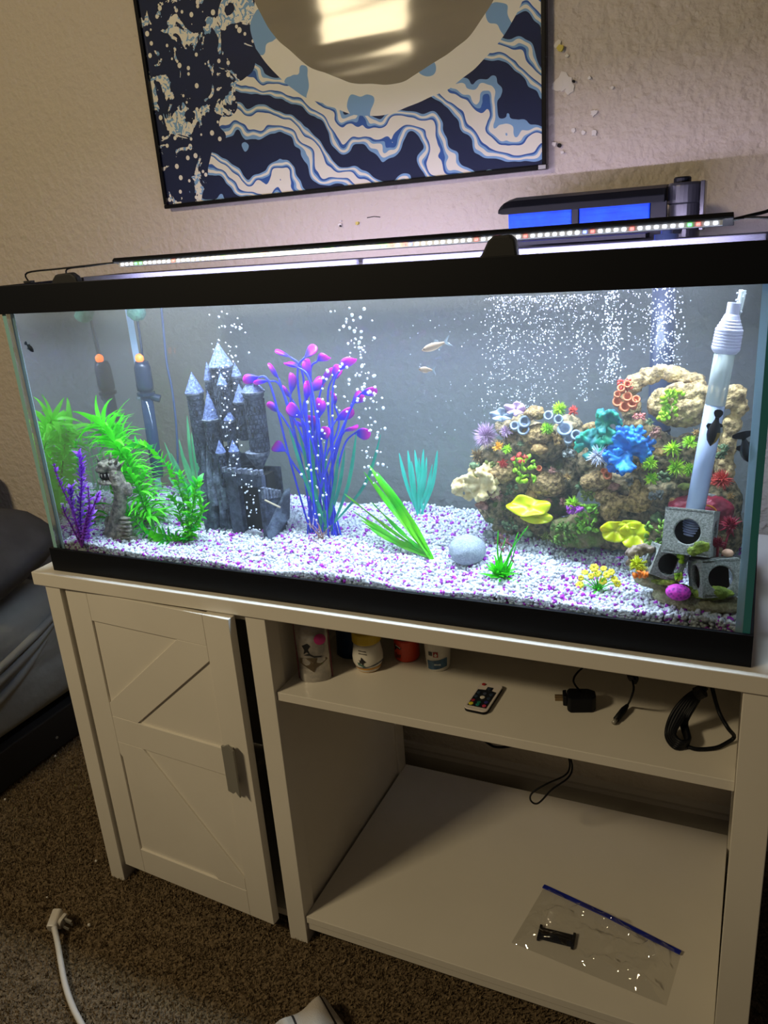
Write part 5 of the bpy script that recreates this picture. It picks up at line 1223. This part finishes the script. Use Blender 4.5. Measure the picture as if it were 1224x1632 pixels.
for x, y_, c in ((-.0115, -.019, (150, 40, 60)), (.0115, -.029, (196, 60, 90)), (.0, -.022, (30, 110, 90)), (.0, -.029, (30, 120, 110)), (.011, -.018, (50, 50, 120)), (-.011, -.006, (44, 60, 80)), (.011, -.006, (44, 60, 80)), (-.011, .006, (44, 60, 80)), (0, .006, (60, 70, 90)), (.011, .006, (44, 60, 80)), (.002, .022, (40, 54, 74))): btn(x, y_, .0034, mat('btn_%d' % int(x*1e4+y_*1e5), c, .4))

# power adapter
ac = PZ(926, 1118, SZ+.012); adp = thing('power_adapter', (ac.x, ac.y, SZ), 'black plug-in power adapter lying on the shelf, its thin cord curling up behind', 'adapter')
Am = Matrix.Translation((ac.x, ac.y, SZ+.0003)) @ Matrix.Rotation(math.radians(16), 4, 'Z')
ob('adapter_body', MB().prism([(-.018, -.016), (.016, -.014), (.023, -.006), (.023, .010), (.012, .017), (-.018, .017), (-.022, .010), (-.022, -.010)], Am, .026), M['blk'], adp, bevel=.002)
ob('adapter_face', MB().prism([(-.0285, -.006), (-.0225, -.008), (-.0225, .014), (-.0285, .012)], Am @ Matrix.Translation((0, 0, .007)), .018), M['blk'], adp, bevel=.001)
for s in (0, .009): ob('prong', MB().box(-.041, -.0288, -.002+s, -.0006+s, .013, .019, mtx=Am), mat('plated_prong', (150, 130, 100), .3, .9), adp)
ob('cord', MB().tube(curve([Am @ Vector((.0, .006, .026)), P(914, 1086, ac.y), P(922, 1070, ac.y+.02), P(945, 1055, ac.y+.08), P(975, 1048, ac.y+.22)], 6), .0016, 7), M['blk'], adp, smooth=True)
# thin cable with barrel plug
bc_ = thing('barrel_plug_cable', PZ(984, 1148, SZ), 'bunched thin black cable ending in a small barrel plug, centre right of the shelf', 'cable')
e = PZ(980, 1149, SZ+.005); s_b = PZ(1000, 1124, SZ+.008)
bu = MB()
for k in range(6):
    o_ = Vector((rnd(-.004, .004), rnd(-.004, .004), rnd(-.004, .004)))
    bu.tube(curve([P(970, 1052, e.y+.05)+o_, P(990, 1072, e.y+.03)+o_*1.5, P(1014, 1080, e.y+.03)+o_, P(1012, 1090, e.y+.03)+o_*.5], 5), .0019, 6)
ob('bundle', bu, M['blk'], bc_, smooth=True)
ob('cable_tie', MB().lathe([(.0085, 0), (.0085, .008)], P(1002, 1077, e.y+.028), 14, mtx=Matrix.Rotation(1.2, 3, 'Y')), M['blkm'], bc_)
ob('cord', MB().tube(curve([P(1006, 1078, e.y+.03), P(1010, 1096, e.y+.012), P(1006, 1112, e.y+.008), s_b], 6), .0017, 7), M['blk'], bc_, smooth=True)
ob('barrel_plug', MB().tube([s_b, s_b.lerp(e, .3), s_b.lerp(e, .9)], [.0028, .0052, .0048], 12), M['blk'], bc_, smooth=True)
ob('barrel_tip', MB().tube([s_b.lerp(e, .9), e+(e-s_b)*.12], .0032, 12), M['steel'], bc_, smooth=True)
# looped power cable
lc_ = thing('coiled_cable', PZ(1100, 1190, SZ), 'thick black cable folded in a long loop at the right end of the shelf', 'cable')
yb_ = PZ(1090, 1188, SZ+.004).y; bu = MB()
zmin = SZ+.0036
def fl_(p): return Vector((p.x, p.y, max(p.z, zmin+rnd(0, .0015))))
for k in range(5):
    w_ = k*3.2
    pts = [P(1118+k*1.2, 1095, yb_+.05), P(1092+w_*1.2, 1112, yb_+.045), P(1070+w_*1.6, 1140, yb_+.03), fl_(PZ(1062+w_, 1172-k, SZ+.004+.004*k)), fl_(PZ(1076+w_*.7, 1192-w_*.8, SZ+.004+.003*k)), fl_(PZ(1096+w_*.2, 1186-w_*.6, SZ+.004+.003*k)), fl_(PZ(1090+w_*.3, 1168-w_, SZ+.006+.003*k)), P(1086+w_*.9, 1142, yb_+.03), P(1104+w_*.7, 1116, yb_+.045), P(1122+k, 1096, yb_+.05)]
    bu.tube(curve(pts, 6), .0030, 8)
ob('loops', bu, M['blk'], lc_, smooth=True)
ob('tail', MB().tube(curve([PZ(1096, 1190, SZ+.0045), PZ(1112, 1194, SZ+.0035), PZ(1140, 1192, SZ+.0035), PZ(1158, 1184, SZ+.0042), PZ(1170, 1174, SZ+.012), P(1160, 1160, yb_+.02), P(1146, 1135, yb_+.04), P(1136, 1100, yb_+.05), P(1133, 1080, yb_+.06)], 6), .0030, 8), M['blk'], lc_, smooth=True)
ob('cable_tie', MB().lathe([(.010, 0), (.010, .012)], P(1110, 1106, yb_+.048), 14, mtx=Matrix.Rotation(.9, 3, 'Y')), M['blkm'], lc_)
# loop hanging under the shelf
hl = thing('hanging_cord', P(905, 1215, .33), 'thin black cord hanging in a long loop below the middle shelf', 'cord')
hy = .33
ob('loop', MB().tube(curve([P(905, 1195, hy), P(912, 1222, hy), P(905, 1240, hy-.01), P(880, 1258, hy-.02), P(858, 1280, hy-.02), P(846, 1276, hy-.02), P(848, 1264, hy-.01), P(870, 1250, hy), P(900, 1236, hy), P(908, 1222, hy+.004), P(906, 1205, hy+.004)], 7), .0019, 7), M['blk'], hl, smooth=True)
hk = thing('hanging_cord', P(790, 1187, .33), 'short bit of black cord showing under the front edge of the middle shelf', 'cord')
ob('loop', MB().tube(curve([P(772, 1180, .3), P(785, 1189, .3), P(800, 1191, .3), P(822, 1188, .3)], 6), .0028, 7), M['blk'], hk, smooth=True)

# zip bag on the bottom panel with a black clip in it
BZ = Z0-.678
c1, c2, c3, c4 = [PZ(a, b, BZ) for a, b in ((868, 1413), (1086, 1519), (1062, 1604), (815, 1503))]
zb = thing('zip_bag', ((c1+c3)/2), 'crumpled clear zip bag with a blue closure, lying on the bottom panel', 'bag')
v = []; f = []; nu, nv = 60, 36
def bagp(u, vv, side_):
    p = c1.lerp(c2, u).lerp(c4.lerp(c3, u), vv); edge = min(u, 1-u, vv, 1-vv)
    h = .0012 + (min(1, edge*7))*(.006+.020*abs(noise.fractal(Vector((u*4, vv*3, 2)), .7, 2.2, 5))+.006*abs(math.sin(u*7+vv*8))+.006*abs(math.sin(u*13-vv*5+1)))*(1 if side_ else .0)
    if not side_: h = .0006
    return Vector((p.x, p.y, BZ+h))
for s in (1, 0):
    for j in range(nv+1):
        for i in range(nu+1): v.append(bagp(i/nu, j/nv, s))
o2 = (nu+1)*(nv+1)
for j in range(nv):
    for i in range(nu):
        a = j*(nu+1)+i; f += [(a, a+nu+1, a+nu+2, a+1), (o2+a, o2+a+1, o2+a+nu+2, o2+a+nu+1)]
ob('bag_film', MB().add(v, f), M['poly'], zb, smooth=True)
zd = (c2-c1).normalized(); zn = Vector((zd.y, -zd.x, 0))
if zn.y > 0: zn = -zn
zs = [c1+zn*.005+Vector((0, 0, .0042)), c1.lerp(c2, .5)+zn*.0065+Vector((0, 0, .009)), c2+zn*.005+Vector((0, 0, .0042))]
zm = MB()
for a_, b_ in zip(zs[:-1], zs[1:]):
    vv_ = [q_+zn*k_+Vector((0, 0, h_)) for q_ in (a_, b_) for k_ in (-.0045, .0045) for h_ in (0, .0022)]
    zm.add(vv_, [(0, 1, 3, 2), (4, 6, 7, 5), (0, 4, 5, 1), (2, 3, 7, 6), (0, 2, 6, 4), (1, 5, 7, 3)])
ob('zip_strip', zm, mat('blue_zip', (28, 42, 150), .3), zb, label='blue zip closure')
kc = PZ(887, 1493, BZ+.003); Km = Matrix.Translation((kc.x, kc.y, BZ+.0012)) @ Matrix.Rotation(math.radians(3), 4, 'Z') @ Matrix.Scale(1.12, 4)
kk = thing('plastic_clip', (kc.x, kc.y, BZ), 'small black plastic H-shaped clip inside the clear zip bag', 'clip')
ob('clip_body', MB().box(-.026, .026, -.012, .010, 0, .0045, mtx=Km).box(-.024, .024, -.003, .0, .0045, .0060, mtx=Km), M['blk'], kk, bevel=.0008)
for s in (-1, 1): ob('clip_arm', MB().box(s*.0275-.0022, s*.0275+.0022, -.016, .014, 0, .0055, mtx=Km), M['blk'], kk, bevel=.0006)

# ================================================================ ON THE CARPET
wp = mat('white_cable', (206, 200, 190), .4)
cbx = thing('white_power_cable', PZ(130, 1600, .01), 'white power cable with an upturned plug lying on the carpet, front left', 'cable')
hz = .030
ob('cord', MB().tube(curve([PZ(86, 1478, hz), PZ(92, 1505, .018), PZ(97, 1535, .012), PZ(104, 1570, .010), PZ(116, 1605, .010), PZ(134, 1640, .010), PZ(160, 1690, .010)], 8), .0056, 10), wp, cbx, smooth=True)
a, b = PZ(84, 1476, hz-.004), PZ(93, 1452, hz+.004); ax = (b-a).normalized()
Pm = Matrix.Translation(a) @ frame(ax, Vector((0, 0, 1))).to_4x4()
ob('plug_grip', MB().prism(rrect(.020, .022, .006), Pm @ Matrix.Translation((0, 0, -.006)), .038), wp, cbx, bevel=.002)
fc = a.lerp(b, .5)+Vector((.016, .004, -.006))
Fm = Matrix.Translation(fc) @ frame(Vector((1, .15, -.35))).to_4x4()
ob('plug_face', MB().prism(rrect(.024, .028, .007), Fm @ Matrix.Translation((0, 0, -.006)), .007), wp, cbx, bevel=.001)
for x, y_ in ((-.006, -.006), (.006, -.006), (0, .008)):
    ob('prong', MB().box(x-.0008 if y_ < 0 else -.0022, x+.0008 if y_ < 0 else .0022, y_-.003, y_+.003, .001, .018, mtx=Fm), M['steel'], cbx)
v = []; f = []; n = 26                         # folded white cloth, its dark stripes run over the folds
cA, cB, cC_, cD = PZ(432, 1640, .02), PZ(520, 1584, .035), PZ(556, 1640, .02), PZ(470, 1740, .02)
for j in range(n+1):
    for i in range(n+1):
        u, vv = i/n, j/n; p = cA.lerp(cB, u).lerp(cD.lerp(cC_, u), vv); e_ = min(u, 1-u, vv, 1-vv)
        v.append((p.x, p.y, .012+.040*min(1, e_*5)**.6+.006*math.sin(u*9+vv*4)*min(1, e_*5)))
for j in range(n):
    for i in range(n): a = j*(n+1)+i; f.append((a, a+1, a+n+2, a+n+1))
cm = mat('white_cotton', (184, 176, 168), .9, bump=.001, bscale=500); ck = mat('black_stripe', (34, 26, 26), .8); mb = MB().add(v, f)
mb.m = [1 if (i in (8, 21) and not 0) else 0 for j in range(n) for i in range(n)]
cl = tag(ob('cloth', mb, [cm, ck], smooth=True, solid=.003), 'crumpled white cloth with thin black stripes on the carpet, bottom edge', 'cloth')
for nm, px, py, r_ in (('lint', 142, 1474, .0035), ('lint', 75, 1430, .002), ('lint', 153, 1372, .003), ('lint', 88, 1205, .003), ('lint', 8, 1274, .003)):
    p = PZ(px, py, .008); tag(ob(nm, MB().ico(p, r_, 2, r_*.3, 300), whitep), {142: 'white crumb on the carpet right of the plug', 75: 'white speck on the carpet left above the plug', 153: 'white speck on the carpet near the front left console leg', 88: 'white speck beside the bed frame, close to the console', 8: 'white speck at the foot of the bed frame, left edge'}[px], 'speck')

# bed at the left
bed = thing('bed', (-1.1, -.3, 0), 'bed with black frame and grey sheeted mattress, left of the console', 'bed')
BX = -.50; ytop, ybot = WY-.03, -1.45
ob('frame_rail', MB().box(BX-.035, BX, ybot, ytop, .012, .118), M['blkm'], bed, bevel=.004)
ob('frame_rail', MB().box(BX-1.4, BX-.0352, ytop-.03, ytop, .012, .118), M['blkm'], bed, bevel=.004)
ob('slat_deck', MB().box(BX-1.4, BX-.0352, ybot, ytop-.0302, .09, .115), M['blkm'], bed)
v = []; f = []
def soft(x0, x1, y0, y1, z0, z1, nx_, ny_, nz_, amp, fr, rad):
    mb = _bm.new(); _bm.ops.create_cube(mb, size=1); _bm.ops.subdivide_edges(mb, edges=mb.edges[:], cuts=22, use_grid_fill=True)
    out = MB(); vs = []
    for q_ in mb.verts:
        p = Vector((x0+(q_.co.x+.5)*(x1-x0), y0+(q_.co.y+.5)*(y1-y0), z0+(q_.co.z+.5)*(z1-z0)))
        c = Vector((min(max(p.x, x0+rad), x1-rad), min(max(p.y, y0+rad), y1-rad), min(max(p.z, z0+rad), z1-rad))); d = p-c
        if d.length > 1e-6: p = c+d.normalized()*min(d.length, rad)
        p += Vector((1, .3, .6))*amp*noise.fractal(Vector((p.x*fr, p.y*fr*.35, p.z*fr*2.4)), 1, 2, 3); vs.append(p)
    mb.verts.index_update(); out.add(vs, [tuple(v_.index for v_ in f_.verts) for f_ in mb.faces]); mb.free(); return out
sheet = mat('grey_sheet', (134, 136, 132), .85, col2=(126, 127, 124), nscale=8, bump=.010, bscale=9)
ob('mattress', soft(BX-1.36, BX-.006, ybot, ytop-.03, .119, .455, 1, 1, 1, .012, 7, .07), sheet, bed, smooth=True)
fold = MB()
for k in (0, 1.6, 4):
    y0_ = .50-.03*k; zz = .44-.02*k
    pts = [Vector((BX-.012, y0_, .43-k*.02)), Vector((BX-.001, y0_-.18, .37-k*.026)), Vector((BX-.003, y0_-.45, .30-k*.026))]
    fold.tube(curve(pts, 8), [.002]+[.004+.007*math.sin(3.1*q_/16) for q_ in range(14)]+[.005, .001], 10)
ob('sheet_folds', fold, sheet, bed, smooth=True)
for y_ in (.30, .10): ob('screw', MB().lathe([(.004, 0), (.004, .002)], (BX+.0002, y_, .05), 10, mtx=Matrix.Rotation(math.pi/2, 3, 'Y')), M['steel'], bed)
dkc = mat('charcoal_bedding', (70, 70, 72), .9, col2=(60, 60, 62), nscale=10, bump=.012, bscale=7)
def pillow(name, c, sx, sy, sz, m, lab, rz=0, rx=0, ry=0):
    mtx = Matrix.Translation(c) @ Euler((rx, ry, rz)).to_matrix().to_4x4(); vs, fs = ICO[4]; out = []
    for a in vs:
        px_, py_ = [math.copysign(abs(k)**.55, k) for k in a[:2]]; e_ = 1-.5*max(abs(px_), abs(py_))**3
        p = mtx @ Vector((px_*sx, py_*sy, a[2]*sz*e_)); out.append(p+Vector((.3, .3, 1))*.007*noise.fractal(p*9, 1, 2, 3))
    mb = MB(); mb.add(out, fs); return tag(ob(name, mb, m, smooth=True), lab, 'pillow')
pillow('pillow', (BX-.22, .28, .578), .26, .20, .118, dkc, 'large charcoal grey pillow on the grey sheeted bed', .15, .15)
pillow('pillow', (BX-.50, .38, .728), .24, .12, .034, mat('pale_grey_cotton', (160, 156, 150), .85), 'pale grey pillow resting on top of the charcoal pillow', .2, .15)

# dark bag and wires beyond the right side of the console
bgx = MB().ico((1.46, .22, .16), (.13, .13, .16), 4, .02, 9)
tag(ob('duffel_bag', bgx, M['blkm'], smooth=True), 'black soft bag on the carpet beyond the right side of the console', 'bag')
tag(ob('thin_wire', MB().tube(curve([(1.30, .05, .004), (1.38, .02, .004), (1.50, .03, .004), (1.7, -.05, .004)], 6), .0018, 6), mat('grey_wire', (80, 76, 72), .5), smooth=True), 'thin grey wire on the carpet to the right of the console', 'wire')
